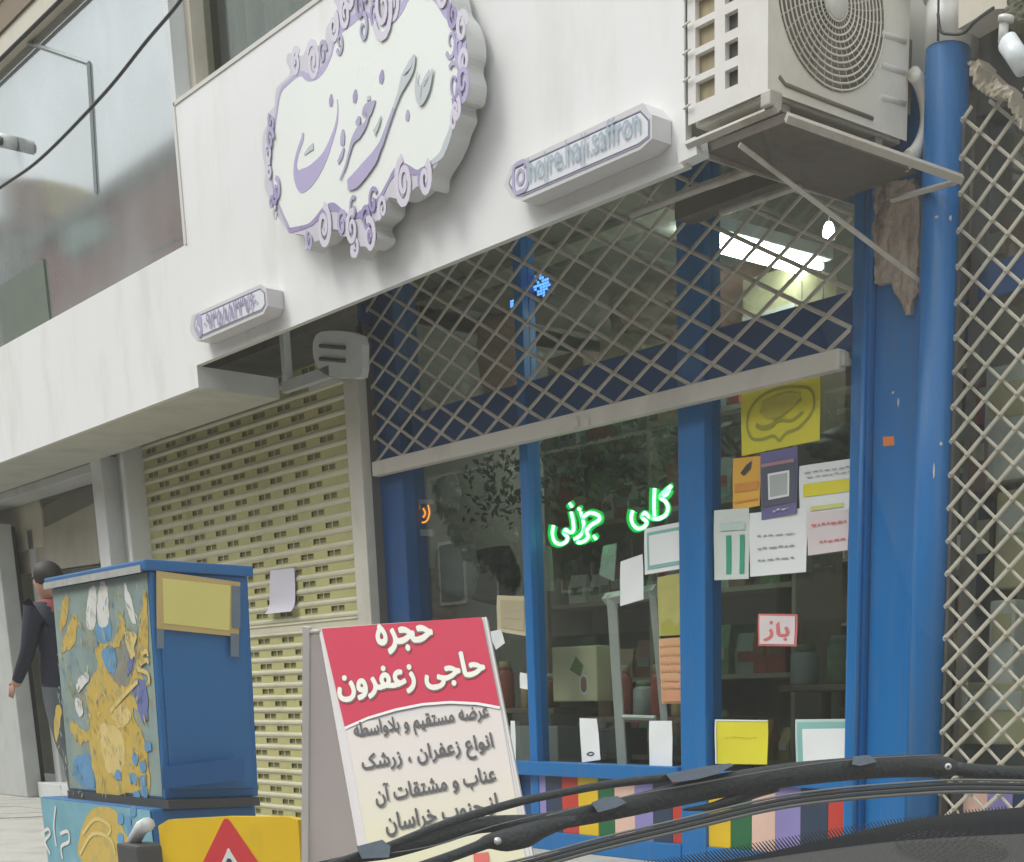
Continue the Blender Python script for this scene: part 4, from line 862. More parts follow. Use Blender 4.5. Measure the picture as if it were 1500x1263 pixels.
# left pane
sheet('cream_notice', [(728, 872), (772, 874), (773, 932), (728, 925)], YG, PCREAM, 'cream card in the left pane beside the narrow blue post', 'notice', [('rect', .14, .12, .9, .88, mat('tan_print', (.42, .36, .22, 1), .7)), ('scrib', .25, .8, .4, .006, INK), ('scrib', .25, .8, .6, .006, INK)])
sheet('small_white_tag', [(716, 926), (733, 922), (740, 942), (726, 952)], YG, PAPER, 'small white tag near the top corner of the red sign board', 'tag')
sheet('low_white_tag', [(762, 985), (777, 988), (778, 1011), (761, 1008)], YG, PAPER, 'tiny white tag against the narrow blue post', 'tag')
sheet('corner_white_sheet', [(748, 1056), (754, 1056), (756, 1118), (750, 1118)], YG, PAPER, 'sliver of white sheet behind the right edge of the sign board', 'paper')

# ------------------------------------------------------------------ neon words
NEON = bpy.data.materials.new('green_neon'); NEON.use_nodes = True; b_ = NEON.node_tree.nodes['Principled BSDF']; b_.inputs['Base Color'].default_value = (.1, .6, .3, 1); b_.inputs['Emission Color'].default_value = (0.40, 1, 0.62, 1); b_.inputs['Emission Strength'].default_value = 5.0
def halo_mat(name, col, es, fac):  # see-through glowing shell that imitates the halo around the tubes
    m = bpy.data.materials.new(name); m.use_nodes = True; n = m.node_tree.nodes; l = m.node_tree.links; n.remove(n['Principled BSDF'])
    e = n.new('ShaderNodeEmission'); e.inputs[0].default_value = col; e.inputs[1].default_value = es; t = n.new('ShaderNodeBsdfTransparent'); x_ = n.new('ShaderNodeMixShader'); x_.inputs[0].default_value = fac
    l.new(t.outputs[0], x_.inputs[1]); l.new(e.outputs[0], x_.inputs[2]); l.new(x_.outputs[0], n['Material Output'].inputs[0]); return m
HALO = halo_mat('green_neon_halo', (0.0, 0.85, 0.10, 1), 0.75, 0.5)
def neonword(name, strokes, label, ycen, r=0.0062, m=NEON, ms=HALO, off=.017):
    t = thing(name, label, 'neon sign', py(strokes[0][0][0], strokes[0][0][1], ycen)); A = MB(); B = MB()
    for st in strokes:
        P = smooth_open([py(a, b_, ycen) for a, b_ in st], 4); L = []; R = []
        if off:
            for i, p in enumerate(P):
                d = (P[min(i+1, len(P)-1)] - P[max(i-1, 0)]).normalized(); sd_ = d.cross(V((0, 1, 0))) * off; L.append(p + sd_); R.append(p - sd_)
            d0 = (P[0] - P[1]).normalized() * off * .9; d1 = (P[-1] - P[-2]).normalized() * off * .9
            Q = L + [P[-1] + d1] + R[::-1] + [P[0] + d0] + [L[0]]
        else: Q = P
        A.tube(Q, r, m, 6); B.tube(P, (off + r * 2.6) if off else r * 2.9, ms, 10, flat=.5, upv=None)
    obj('neon_tube', A, t); obj('neon_halo', B, t); return t
def zz(l): return [(560 + a / 3, 560 + b_ / 3) for a, b_ in l]
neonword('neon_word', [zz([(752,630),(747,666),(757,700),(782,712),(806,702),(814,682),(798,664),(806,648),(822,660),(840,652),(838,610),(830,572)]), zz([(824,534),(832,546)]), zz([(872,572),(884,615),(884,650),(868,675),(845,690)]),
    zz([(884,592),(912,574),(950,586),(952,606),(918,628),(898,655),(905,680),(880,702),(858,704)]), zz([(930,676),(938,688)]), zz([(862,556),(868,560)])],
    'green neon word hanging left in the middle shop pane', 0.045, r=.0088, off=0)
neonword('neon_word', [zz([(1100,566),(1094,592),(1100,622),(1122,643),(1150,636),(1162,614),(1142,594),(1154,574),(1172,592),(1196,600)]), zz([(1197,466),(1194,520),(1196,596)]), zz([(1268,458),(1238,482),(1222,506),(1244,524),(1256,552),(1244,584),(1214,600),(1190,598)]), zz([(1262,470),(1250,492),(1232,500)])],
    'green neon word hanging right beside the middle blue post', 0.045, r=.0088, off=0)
ON = bpy.data.materials.new('orange_neon'); ON.use_nodes = True; b_ = ON.node_tree.nodes['Principled BSDF']; b_.inputs['Base Color'].default_value = (.5, .2, .02, 1); b_.inputs['Emission Color'].default_value = (1, .35, .03, 1); b_.inputs['Emission Strength'].default_value = 1.3
OS = halo_mat('orange_neon_halo', (1, .25, .02, 1), 0.3, .3)
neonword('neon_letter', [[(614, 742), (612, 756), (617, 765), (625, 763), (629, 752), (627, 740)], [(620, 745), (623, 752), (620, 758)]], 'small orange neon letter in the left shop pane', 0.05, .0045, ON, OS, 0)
mb = MB()
P = [py(a, b_, .03) for a, b_ in ((608, 731), (634, 732), (634, 738), (614, 738), (611, 775), (634, 776), (634, 786), (606, 784))]
mb.prism(P, (0, .012, 0), mat('dim_white_card', (.35, .34, .32, 1), .7)); tag(obj('neon_holder', mb), 'pale bracket card framing the small orange neon letter', 'sign holder')

# ------------------------------------------------------------------ interior goods
# ceiling lights
LT = bpy.data.materials.new('lamp_tube'); LT.use_nodes = True; b_ = LT.node_tree.nodes['Principled BSDF']; b_.inputs['Emission Color'].default_value = (.86, 1, .95, 1); b_.inputs['Emission Strength'].default_value = 16
fl = thing('ceiling_light', 'bright fluorescent ceiling fitting seen through the lattice', 'ceiling light', (-6.1, .5, 3.5))
A_ = pz(1036, 345, 3.46); B_ = pz(1158, 362, 3.46)
mb = MB(); mb.bbox(-6.20, -5.98, .22, 1.0, 3.50, 3.56, WHITEP, .01); obj('housing', mb, fl)
for xx in (-6.15, -6.03):
    mb = MB(); mb.tube([(xx, .25, 3.475), (xx, .96, 3.475)], .018, LT, 10); obj('tube', mb, fl)
for (u_, v_, yy, lab) in ((1214, 342, .5, 'single bright bulb under the steel brace'), (1174, 508, .9, 'left bright bulb just above the grille rail'), (1205, 495, .9, 'right bright bulb just above the grille rail'), (1000, 350, .7, 'bright bulb left of the ceiling fitting')):
    t = thing('light_bulb', lab, 'light bulb', py(u_, v_, yy)); p = py(u_, v_, yy)
    mb = MB(); mb.tube([p + V((0, 0, -.03)), p + V((0, 0, -.022)), p, p + V((0, 0, .03)), p + V((0, 0, .045))], [.006, .022, .03, .022, .012], LT, 10); obj('bulb', mb, t)
    mb = MB(); mb.tube([p + V((0, 0, .045)), p + V((0, 0, .3))], .004, INKK, 5); obj('cord', mb, t)
LED = bpy.data.materials.new('blue_led'); LED.use_nodes = True; b_ = LED.node_tree.nodes['Principled BSDF']; b_.inputs['Emission Color'].default_value = (.08, .3, 1, 1); b_.inputs['Emission Strength'].default_value = 1.5
for (pp_, lab) in (([(748, 440), (763, 438), (762, 450), (747, 450)], 'lower blue lit display patch behind the lattice'), ([(779, 405), (803, 402), (802, 416), (779, 420)], 'upper blue lit display patch behind the lattice'), ([(779, 424), (806, 418), (800, 434), (778, 436)], 'middle blue lit display patch behind the lattice')):
    t = thing('led_display', lab, 'display', py(*pp_[0], .04)); P = [py(a, b_2, .04) for a, b_2 in pp_]; x0, x1 = min(p.x for p in P), max(p.x for p in P); z0, z1 = min(p.z for p in P), max(p.z for p in P)
    mb = MB(); mb.box(x0, x1, .045, .06, z0, z1, INKK); obj('backing', mb, t)
    mb = MB()
    for i in range(7):
        for j in range(4):
            if random.random() < .6: a = x0 + (x1 - x0) * (i + .2) / 7; c = z0 + (z1 - z0) * (j + .2) / 4; mb.box(a, a + (x1-x0)*.09, .040, .0445, c, c + (z1-z0)*.17, LED)
    obj('dots', mb, t, kind='stuff')
for k_, (xx, yy_) in enumerate(((-7.8, 1.3), (-5.6, 2.4))):  # extra fittings added to brighten the dark interior
    t = thing('ceiling_light', ('left' if k_ == 0 else 'right') + ' added fluorescent fitting brightening the shop from deep inside', 'ceiling light', (xx, yy_, 3.5))
    mb = MB(); mb.bbox(xx - .11, xx + .11, yy_, yy_ + 1.2, 3.50, 3.56, WHITEP, .01); obj('housing', mb, t)
    for dx in (-.06, .06):
        mb = MB(); mb.tube([(xx + dx, yy_ + .03, 3.475), (xx + dx, yy_ + 1.17, 3.475)], .024, LT, 10); obj('tube', mb, t)
# display stand (leaning white frame)
st = thing('leaning_white_frame', 'white leaning frame standing behind the middle shop pane', 'frame', py(930, 1100, .12))
Yf = .05
def fbar(a, b_, c, d, w_=0.05, m=WHITEP, th=.03, yf=Yf): return MB().tube([py(a, b_, yf), py(c, d, yf)], w_ * .62, m, 4, smooth=False)
obj('upright', fbar(896, 872, 912, 1122, .055), st); obj('upright', fbar(955, 858, 974, 1062, .04), st); obj('rail', fbar(888, 878, 962, 865, .05), st); obj('rail', fbar(905, 1050, 960, 1052, .02), st)
# cream pictured box
t = thing('cream_product_box', 'cream carton with a round dark emblem and green print behind the glass', 'box', py(840, 1025, .2))
P = [py(a, b_, .2) for a, b_ in ((808, 955), (873, 945), (873, 1026), (811, 1028))]; x0, x1 = min(p.x for p in P), max(p.x for p in P); z0, z1 = min(p.z for p in P), max(p.z for p in P)
mb = MB(); mb.bbox(x0, x1, .2, .36, z0, z1, mat('carton_cream', (.60, .56, .36, 1), .6, var=.1), .008)
mb.prism(rrect(V(((x0 + x1) / 2 + .09, .1985, z0 + .09)), .08, .11, .04), (0, .001, 0), WHITEP); mb.prism(rrect(V(((x0 + x1) / 2 + .09, .1975, z0 + .09)), .055, .085, .027), (0, .001, 0), G2)
mb.prism([V((x0 + .17, .1985, z0 + .17)), V((x0 + .23, .1985, z0 + .24)), V((x0 + .3, .1985, z0 + .19)), V((x0 + .27, .1985, z0 + .13))], (0, .001, 0), mat('leaf_print', (.12, .2, .07, 1), .6)); obj('carton', mb, t)
# shelves with goods along the window and at the back
goods = [mat('jar_tan', (.46, .34, .17, 1), .4, var=.4, scale=20), mat('jar_brown', (.26, .13, .08, 1), .4, var=.4, scale=20), mat('jar_green', (.16, .24, .12, 1), .45, var=.4, scale=20), mat('jar_red', (.36, .08, .05, 1), .4, var=.3), mat('jar_pale', (.60, .60, .53, 1), .5, var=.2), mat('jar_grey', (.30, .33, .31, 1), .5, var=.3)]
ORD = ['first', 'second', 'third', 'fourth', 'fifth', 'sixth', 'seventh', 'eighth', 'ninth']
CN = ['tan', 'brown', 'green', 'red', 'pale', 'grey']
def packet(i):
    mb = MB(); w_, h_ = .055 + .012 * (i % 3), .17 + .045 * (i % 4)
    mb.add([(-w_, -.03, 0), (w_, -.03, 0), (w_, .03, 0), (-w_, .03, 0), (-w_ * 1.05, -.035, h_ * .5), (w_ * 1.05, -.035, h_ * .5), (w_ * 1.05, .035, h_ * .5), (-w_ * 1.05, .035, h_ * .5), (-w_ * .95, -.004, h_), (w_ * .95, -.004, h_), (w_ * .95, .004, h_), (-w_ * .95, .004, h_)],
           [(3, 2, 1, 0), (0, 1, 5, 4), (1, 2, 6, 5), (2, 3, 7, 6), (3, 0, 4, 7), (4, 5, 9, 8), (5, 6, 10, 9), (6, 7, 11, 10), (7, 4, 8, 11), (8, 9, 10, 11)], goods[i])
    mb.box(-w_ * .7, w_ * .7, -.0385, -.036, h_ * .30, h_ * .55, goods[(i + 4) % 6]); me = bpy.data.meshes.new('packet'); me.from_pydata([v[:] for v in mb.v], [], mb.f)
    for m in mb.m: me.materials.append(m)
    for p, k in zip(me.polygons, mb.mi): p.material_index = k
    return me
PK = [packet(i) for i in range(6)]
SHW = mat('shelf_pale', (.34, .30, .23, 1), .6, var=.2)
for (a, c, yy, nm, lv) in ((-8.3, -7.3, .95, 'left pane', 5), (-7.15, -6.0, .85, 'middle pane', 5), (-5.65, -4.75, 1.0, 'door glass', 5), (-8.6, -4.6, 3.6, 'back wall', 4)):
    t = thing('shelf_unit', 'tall pale shelf unit stocked with packets behind the ' + nm, 'shelf', ((a + c) / 2, yy, PZ)); 
    for k_ in range(lv):
        mb = MB(); z_ = 1.05 + k_ * .45; mb.box(a, c, yy - .1, yy + .22, z_, z_ + .025, SHW); obj('shelf_board', mb, t)
        x = a + .1; q = 0
        while x < c - .06 and q < 8:
            i = random.randrange(6); o = bpy.data.objects.new('packet', PK[i]); C.objects.link(o); o.location = (x, yy - .03 + random.uniform(-.03, .05), z_ + .025); o.rotation_euler.z = random.uniform(-.35, .35)
            tag(o, '%s packet, %s from the left on the %s shelf up behind the %s' % (CN[i], ORD[q], ORD[k_], nm), 'packet', 'packets on the shop shelves'); q += 1; x += random.uniform(.12, .17) * (1 if c - a < 2 else 3.4)
    mb = MB(); mb.box(a, c, yy + .22, yy + .24, PZ, 3.1, ROOMW); obj('back_panel', mb, t)
    for xx in (a - .03, c):
        mb = MB(); mb.box(xx, xx + .03, yy - .1, yy + .24, PZ, 3.1, SHW); obj('side_panel', mb, t)
for k_, (x, z_, w_, h_, m_, nm) in enumerate(((-8.15, 3.1, .36, .3, G2, 'brown carton on top of the left shelf unit'), (-7.6, 3.1, .4, .35, G3, 'olive tan carton on top of the left shelf unit'), (-6.95, 3.1, .42, .28, G2, 'brown carton on the left of the middle shelf unit top'), (-6.35, 3.1, .4, .4, G3, 'large tan carton on the right of the middle shelf unit top'), (-5.3, 3.1, .5, .3, G2, 'wide brown carton on top of the shelf unit behind the door'))):
    mb = MB(); mb.bbox(x - w_/2, x + w_/2, .9, 1.2, z_, z_ + h_, m_, .01); mb.box(x - w_/2 + .002, x + w_/2 - .002, .897, .9, z_ + h_ * .46, z_ + h_ * .56, G1); tag(obj('carton', mb), nm, 'box', 'cartons on the shelf units')
def make_jar(i, r, h):
    t = thing('storage_jar', 'jar', 'jar', (0, 0, 0)); m_ = goods[i]
    mb = MB(); mb.tube([(0, 0, 0), (0, 0, .01), (0, 0, h * .75), (0, 0, h * .85)], [r * .9, r, r, r * .7], m_, 10); obj('body', mb, t)
    mb = MB(); mb.tube([(0, 0, h * .85), (0, 0, h)], r * .75, goods[(i + 3) % 6], 10); obj('lid', mb, t); return t
protos = [make_jar(i, .05 + .012 * (i % 3), .15 + .04 * (i % 4)) for i in range(6)]
shelves = [(-8.3, -7.35, .30, 1.35, 'low shelf behind the left pane'), (-7.15, -6.05, .34, 1.30, 'low shelf behind the middle pane'), (-5.7, -4.9, .5, 1.45, 'shelf deep behind the door')]
cn = ['tan', 'brown', 'green', 'red', 'pale', 'grey']
k_ = 0
for (a, c, yy, zz_, nm) in shelves:
    t = thing('wooden_shelf', nm[0].upper() + nm[1:] if False else 'brown wooden ' + nm, 'shelf', ((a + c) / 2, yy, zz_ - .03))
    mb = MB(); mb.bbox(a, c, yy - .12, yy + .22, zz_ - .03, zz_, WOOD, .004); obj('board', mb, t)
    for xx in (a + .02, c - .05):
        mb = MB(); mb.box(xx, xx + .03, yy + .16, yy + .2, PZ, zz_ - .03, WOOD); obj('upright', mb, t)
    x = a + .08; q = 0
    while x < c - .08 and q < 7:
        i = (k_ * 5 + q * 3 + int(random.random() * 2)) % 6
        loc = (x, yy + random.uniform(-.03, .08), zz_); lab = '%s %s jar, number %s from the left on the %s' % ('short' if i % 4 < 2 else 'tall', cn[i], ['one', 'two', 'three', 'four', 'five', 'six', 'seven'][q], nm)
        lab = '%s %s jar, %s from the left on the %s' % ('short' if i % 4 < 2 else 'tall', cn[i], ['first', 'second', 'third', 'fourth', 'fifth', 'sixth', 'seventh'][q], nm)
        copy_thing(protos[i], loc, lab, 'jars on the shop shelves'); q += 1; x += random.uniform(.14, .2) if c - a < 2 else .45
    k_ += 1
for t in protos:
    for ch in list(t.children): bpy.data.objects.remove(ch)
    bpy.data.objects.remove(t)
# hanging sacks / sheets that read as blurred pale shapes
BAG = mat('cloth_dim', (.30, .31, .28, 1), .8, var=.3, scale=5)
def hang(u0, v0, u1, v1, yy, m_, lab, cat='bag', name='hanging_bag'):
    p, q = py(u0, v0, yy), py(u1, v1, yy); c = (p + q) / 2; w_ = abs(q.x - p.x) / 2; h_ = abs(q.z - p.z) / 2; mb = MB(); P = []; R_ = []
    for i in range(9):
        t = i / 8; P.append(V((c.x + .01 * math.sin(i * 2.), yy, c.z + h_ - 2 * h_ * t))); R_.append(w_ * (.25 + .75 * math.sin(math.pi * min(1, .15 + .75 * t)) ** .6))
    mb.tube(P, R_, m_, 10, flat=.4); return tag(obj(name, mb), lab, cat, 'bags hanging in the shop')
hang(645, 700, 668, 745, .5, G1, 'pale grey bag hanging high in the left pane'); hang(650, 800, 690, 870, .4, BAG, 'grey cloth bag in the left pane above the red board'); hang(663, 780, 680, 870, .45, BAG, 'narrow grey bag beside the cloth bag in the left pane'); hang(690, 810, 745, 880, .6, G4, 'black bag in the left pane'); hang(612, 840, 660, 900, .35, G2, 'brown bag low in the left pane')
hang(606, 790, 660, 850, 1.0, G2, 'rust brown sack deep in the left pane'); hang(1190, 640, 1245, 668, .9, G4, 'black bag behind the yellow poster'); hang(815, 680, 850, 760, 1.0, G1, 'grey bag left behind the neon'); hang(870, 690, 905, 760, 1.0, goods[2], 'green bag behind the neon'); hang(600, 470, 640, 550, .8, G2, 'brown sack behind the lattice at left'); hang(680, 480, 750, 570, .9, G2, 'rust sack behind the lattice'); hang(910, 440, 985, 480, .9, WOOD, 'tan sack behind the lattice at centre'); hang(1050, 410, 1150, 470, 1.1, G2, 'brown sack behind the lattice at right')
PL = mat('shop_plant_leaf', (.05, .09, .04, 1), .6, var=.5)
for (u0, v0, u1, v1, yy, lab) in ((620, 700, 775, 760, .7, 'dark green leafy garland hanging in the left pane'), (795, 660, 1000, 720, .6, 'dark green leafy garland across the middle pane')):
    mb = MB(); p, q = py(u0, v0, yy), py(u1, v1, yy)
    for i in range(380):
        c = V((random.uniform(p.x, q.x), yy + random.uniform(-.15, .15), random.uniform(min(p.z, q.z), max(p.z, q.z)) + random.uniform(-.05, .12))); a = V((random.gauss(0, 1), random.gauss(0, 1), random.gauss(0, 1))).normalized(); b_ = a.orthogonal().normalized()
        mb.add([c + a * .028, c + b_ * .011, c - a * .028, c - b_ * .011], [(0, 1, 2, 3)], PL)
    tag(obj('leaf_garland', mb), lab, 'plant')
# counter and computer behind the door
mb = MB(); mb.bbox(-8.0, -5.9, 1.9, 2.4, PZ, 1.35, WOOD, .01); tag(obj('shop_counter', mb), 'brown counter standing deep inside the shop', 'counter')
mb = MB(); mb.bbox(-5.5, -4.95, 1.9, 2.2, 1.62, 1.76, G1, .01); tag(obj('grey_carton', mb), 'long grey carton seen through the door glass', 'box')
mb = MB(); mb.bbox(-7.1, -6.75, .2, .38, 1.1, 1.24, G4, .01); tag(obj('dark_case', mb), 'dark case on the sill behind the middle pane', 'case')
mb = MB(); mb.bbox(-8.3, -7.32, .18, .4, PZ, 1.25, mat('counter_grey', (.27, .28, .27, 1), .5), .01); tag(obj('window_counter', mb), 'low grey counter behind the left pane', 'counter')

# ------------------------------------------------------------------ left shop
ls = thing('glass_shop', 'glass shop front at the far left behind the painted cabinet', 'shop front', (-14, 0, PZ))
mb = MB(); mb.box(-20, -12.62, -0.03, -0.024, PZ + .1, 3.1, GL); obj('glass_pane', mb, ls)
mb = MB(); mb.bbox(-17.0, py(20, 1000, -.34).x, -0.34, -.2, PZ, 2.95, mat('column_grey', (.46, .47, .45, 1), .6, var=.1, dirt=(.3, .3, .27, 1), damt=.4), .012); obj('column', mb, ls)
mb = MB(); mb.bbox(py(33, 1000, -.2).x - .12, py(33, 1000, -.2).x, -0.24, -.1, PZ, 2.95, mat('column_dark', (.09, .09, .085, 1), .6, var=.2), .008); obj('door_frame', mb, ls)
mb = MB(); mb.bbox(-14.95, -14.80, -0.10, 0.0, PZ, 2.9, GREY, .01); obj('door_frame', mb, ls)
mb = MB(); mb.bbox(-20, -12.62, -0.34, -0.12, 3.10, 3.168, GREY, .01); obj('header', mb, ls)
mb = MB(); mb.bbox(-15.0, -12.62, -0.25, -0.02, PZ, PZ + .14, LGREY, .01); obj('step', mb, ls)
mb = MB(); mb.prism([py(a, b_, -.10) for a, b_ in ((0, 742), (55, 726), (60, 745), (62, 800), (0, 815))], (0, .02, 0), mat('tan_panel', (.50, .46, .37, 1), .6, var=.3, scale=2)); mb.prism([py(a, b_, -.08) for a, b_ in ((60, 775), (140, 735), (150, 790), (145, 825), (25, 842), (22, 800))], (0, .02, 0), mat('tan_panel2', (.40, .37, .30, 1), .6, var=.4, scale=3)); mb.prism([py(a, b_, -.085) for a, b_ in ((64, 742), (138, 702), (141, 735), (66, 772))], (0, .02, 0), mat('brown_panel', (.15, .14, .11, 1), .6, var=.3)); obj('inner_sign', mb, ls)
for (a, c, yy, z0, z1, m_, lab) in ((-14.6, -13.9, .6, PZ, 1.6, G1, 'grey display case inside the far left shop'), (-13.7, -12.9, .8, PZ, 1.9, G3, 'tan display case inside the far left shop'), (-14.6, -13.0, 1.2, 2.2, 2.6, G4, 'black signboard inside the far left shop')):
    mb = MB(); mb.bbox(a, c, yy, yy + .4, z0, z1, m_, .02); mb.bbox(a + .05, c - .05, yy - .02, yy, z0 + (z1-z0)*.4, z1 - .06, G4 if m_ is not G4 else G1, .004); tag(obj('display_case', mb), lab, 'display case')
mb = MB(); mb.box(-20, -12.62, 1.85, 1.9, PZ, 3.1, mat('left_shop_wall', (.25, .24, .2, 1), .8, var=.3)); obj('inner_wall', mb, ls)

# ------------------------------------------------------------------ painted cabinet
zt = 1.8; cc = pz(218, 822, zt); YC = cc.y; XC = cc.x
cl_ = py(75, 850, YC).x; cr_ = pxx(363, 838, XC).y
cb = thing('painted_cabinet', 'blue street cabinet with a yellow panel and a painted golden figure', 'cabinet', (XC, YC, PZ))
W_ = XC - cl_; D_ = cr_ - YC; H0 = 1.02
CBL = mat('cabinet_blue', (0.02, 0.14, 0.36, 1), 0.4, var=0.12, scale=4, bump=.1, dirt=(.03, .1, .22, 1), damt=.5, dscale=3)
TEAL = mat('mural_teal', (0.24, 0.32, 0.30, 1), 0.55, var=0.4, scale=9, dirt=(.36, .32, .18, 1), damt=1.0, dscale=6)
GOLD = mat('mural_gold', (0.60, 0.42, 0.08, 1), 0.5, var=0.25, scale=9, dirt=(.30, .27, .13, 1), damt=.9, dscale=9)
GOLL = mat('mural_pale_gold', (0.68, 0.53, 0.20, 1), 0.5, var=0.15, scale=12)
BLM = mat('mural_blue', (0.12, 0.30, 0.50, 1), 0.5, var=0.25, scale=12)
WHM = mat('mural_white', (0.72, 0.72, 0.68, 1), 0.4, var=0.1)
mat('mural_olive', (0.33, 0.30, 0.16, 1), 0.6, var=0.3, scale=20)
GRM = mat('mural_grey', (0.26, 0.25, 0.20, 1), 0.5, var=0.3, scale=20)
# real cabinet leans a little: shear everything built here about its foot
LX = -0.075
def lean(mb):
    for v in mb.v: v.x += -(v.z - zt) * LX
    return mb
mb = MB(); mb.bbox(cl_, XC, YC, cr_, H0, zt - .03, CBL, .008); obj('body', lean(mb), cb)
mb = MB(); mb.bbox(cl_ - .02, XC + .015, YC - .02, cr_ + .015, zt - .03, zt + .005, CBL, .006); mb.box(cl_ - .02, XC - .02, YC - .024, YC - .0205, zt - .035, zt - .012, mat('tape_grey', (.4, .4, .37, 1), .7, var=.3, scale=30)); obj('lid', lean(mb), cb)
mb = MB(); mb.bbox(cl_ - .26, XC - .07, YC - .05, cr_ - .01, PZ, H0 - .03, CBL, .01); mb.box(cl_ - .06, XC - .01, YC - .01, cr_ - .02, H0 - .03, H0, INKK); obj('plinth', mb, cb)
# panels on the right face
def cf(a, b_): return pxx(a, b_, XC)
mb = MB(); xr = XC + .002
y0, y1 = YC + .04, cr_ - .04
mb.bbox(XC, XC + .008, YC + .02, cr_ - .02, H0 + .03, zt - .05, CBL, .003); obj('door', lean(mb), cb)
P = [pxx(a, b_, XC + .01) for a, b_ in ((229, 836), (352, 853), (350, 933), (230, 921))]; f2 = [pxx(a, b_, XC + .012) for a, b_ in ((238, 847), (338, 858), (336, 924), (240, 913))]
mb = MB(); mb.prism(P, (-.002, 0, 0), mat('label_tan', (.55, .40, .16, 1), .55, var=.1)); mb.prism(f2, (-.002, 0, 0), mat('label_yellow', (.72, .64, .20, 1), .5, var=.08, scale=4)); 
for (a, b_, c, d) in ((230, 921, 240, 950), (338, 928, 350, 962), (340, 858, 352, 920)): mb.prism([pxx(a, b_, XC + .0145), pxx(c, b_ + 1, XC + .0145), pxx(c, d, XC + .0145), pxx(a, d, XC + .0145)], (-.0015, 0, 0), mat('label_wear', (.16, .20, .24, 1), .7, var=.3))
obj('label_panel', mb, cb)
mb = MB(); mb.prism([pxx(a, b_, XC + .0095) for a, b_ in ((238, 1124), (358, 1110), (358, 1142), (238, 1156))], (-.001, 0, 0), mat('repainted_blue', (.012, .10, .29, 1), .45, var=.15)); obj('repainted_band', mb, cb)
# mural on the left face
MY = YC - .0015
def mp(pts, m_, lv, mb, sm=True):
    P = [py(a, b_, MY - .0004 * lv) for a, b_ in pts]; P = smooth_closed(P, 6)
    P = [p + V((noise.noise(V((p.x * 38, p.z * 38, lv))) * .011, 0, noise.noise(V((p.x * 38, p.z * 38, lv + 9))) * .014)) for p in P]; mb.add(P, [list(range(len(P)))], m_)
mb = MB()
mb.add([V((cl_ + .006, MY, H0 + .01)), V((XC - .02, MY, H0 + .01)), V((XC - .02, MY, zt - .035)), V((cl_ + .006, MY, zt - .035))], [(0, 1, 2, 3)], TEAL); lean(mb)
def zc(l): return [(a / 2.727, 800 + b_ / 2.727) for a, b_ in l]
mp(zc([(355,180),(385,170),(380,320),(345,315)]), WHM, 3, mb); mp(zc([(395,165),(425,160),(435,300),(410,325),(390,290)]), WHM, 3, mb)
mp(zc([(325,515),(355,505),(350,540),(315,580),(305,555)]), WHM, 8, mb); mp(zc([(500,150),(520,200),(545,300),(530,305),(500,220)]), WHM, 3, mb)
mp(zc([(395,300),(440,300),(440,370),(400,385),(380,350)]), BLM, 2, mb); mp(zc([(405,415),(450,400),(465,450),(455,510),(420,480)]), BLM, 6, mb)
mp(zc([(470,330),(520,330),(545,400),(520,540),(470,560),(440,480),(460,400)]), GRM, 2, mb)
mp(zc([(250,220),(275,200),(265,300),(240,330)]), GOLD, 3, mb); mp(zc([(290,280),(310,290),(300,380),(270,420),(245,410)]), GOLD, 3, mb)
mp(zc([(225,640),(245,650),(240,720),(225,780),(215,720)]), GOLD, 3, mb)
mp(zc([(345,600),(360,540),(390,480),(380,420),(400,395),(450,380),(480,320),(470,260),(490,280),(500,340),(470,400),(430,410),(440,520),(500,560),(540,480),(555,350),(575,180),(585,200),(590,400),(560,500),(585,540),(590,560),(545,540),(520,570),(560,640),(580,630),(560,665),(530,640),(540,700),(565,740),(590,850),(597,985),(560,975),(400,1010),(385,940),(365,860),(355,780),(330,790),(300,770),(280,720),(290,700),(350,740),(360,680)]), GOLD, 4, mb)
mp(zc([(445,670),(485,625),(520,660),(515,710),(480,725),(455,700)]), GOLL, 7, mb); mp(zc([(400,720),(480,740),(500,850),(470,920),(420,880)]), GOLL, 5, mb)
mp(zc([(300,610),(325,620),(330,680),(305,660)]), WHM, 6, mb)
mp(zc([(530,545),(580,545),(590,700),(560,690),(545,620)]), mat('mural_violet', (.14, .17, .38, 1), .6), 6, mb); mp(zc([(520,440),(535,430),(530,480),(510,520),(505,480)]), MATS['mural_violet'], 6, mb)
for (a, b_) in ((540, 850), (570, 880), (530, 930), (572, 940), (470, 920), (575, 985), (545, 1000), (590, 800)): mp(zc([(a-12, b_-18), (a+10, b_-20), (a+12, b_+16), (a-8, b_+20)]), BLM, 9, mb)
mp(zc([(300,850),(350,830),(370,900),(380,960),(330,960),(290,900)]), BLM, 3, mb); mp(zc([(500,350),(545,350),(535,420),(545,440),(520,440)]), GOLL, 8, mb)
for st_ in ([(560,470),(585,455),(592,470)], [(565,430),(585,420),(590,440)], [(545,490),(590,510),(594,550)], [(440,660),(500,590),(550,540)]):
    P = smooth_open([py(*q, MY - .005) for q in zc(st_)], 4); mb.ribbon(P, [.016] * len(P), N_, GOLL)
rq = random.Random(11)
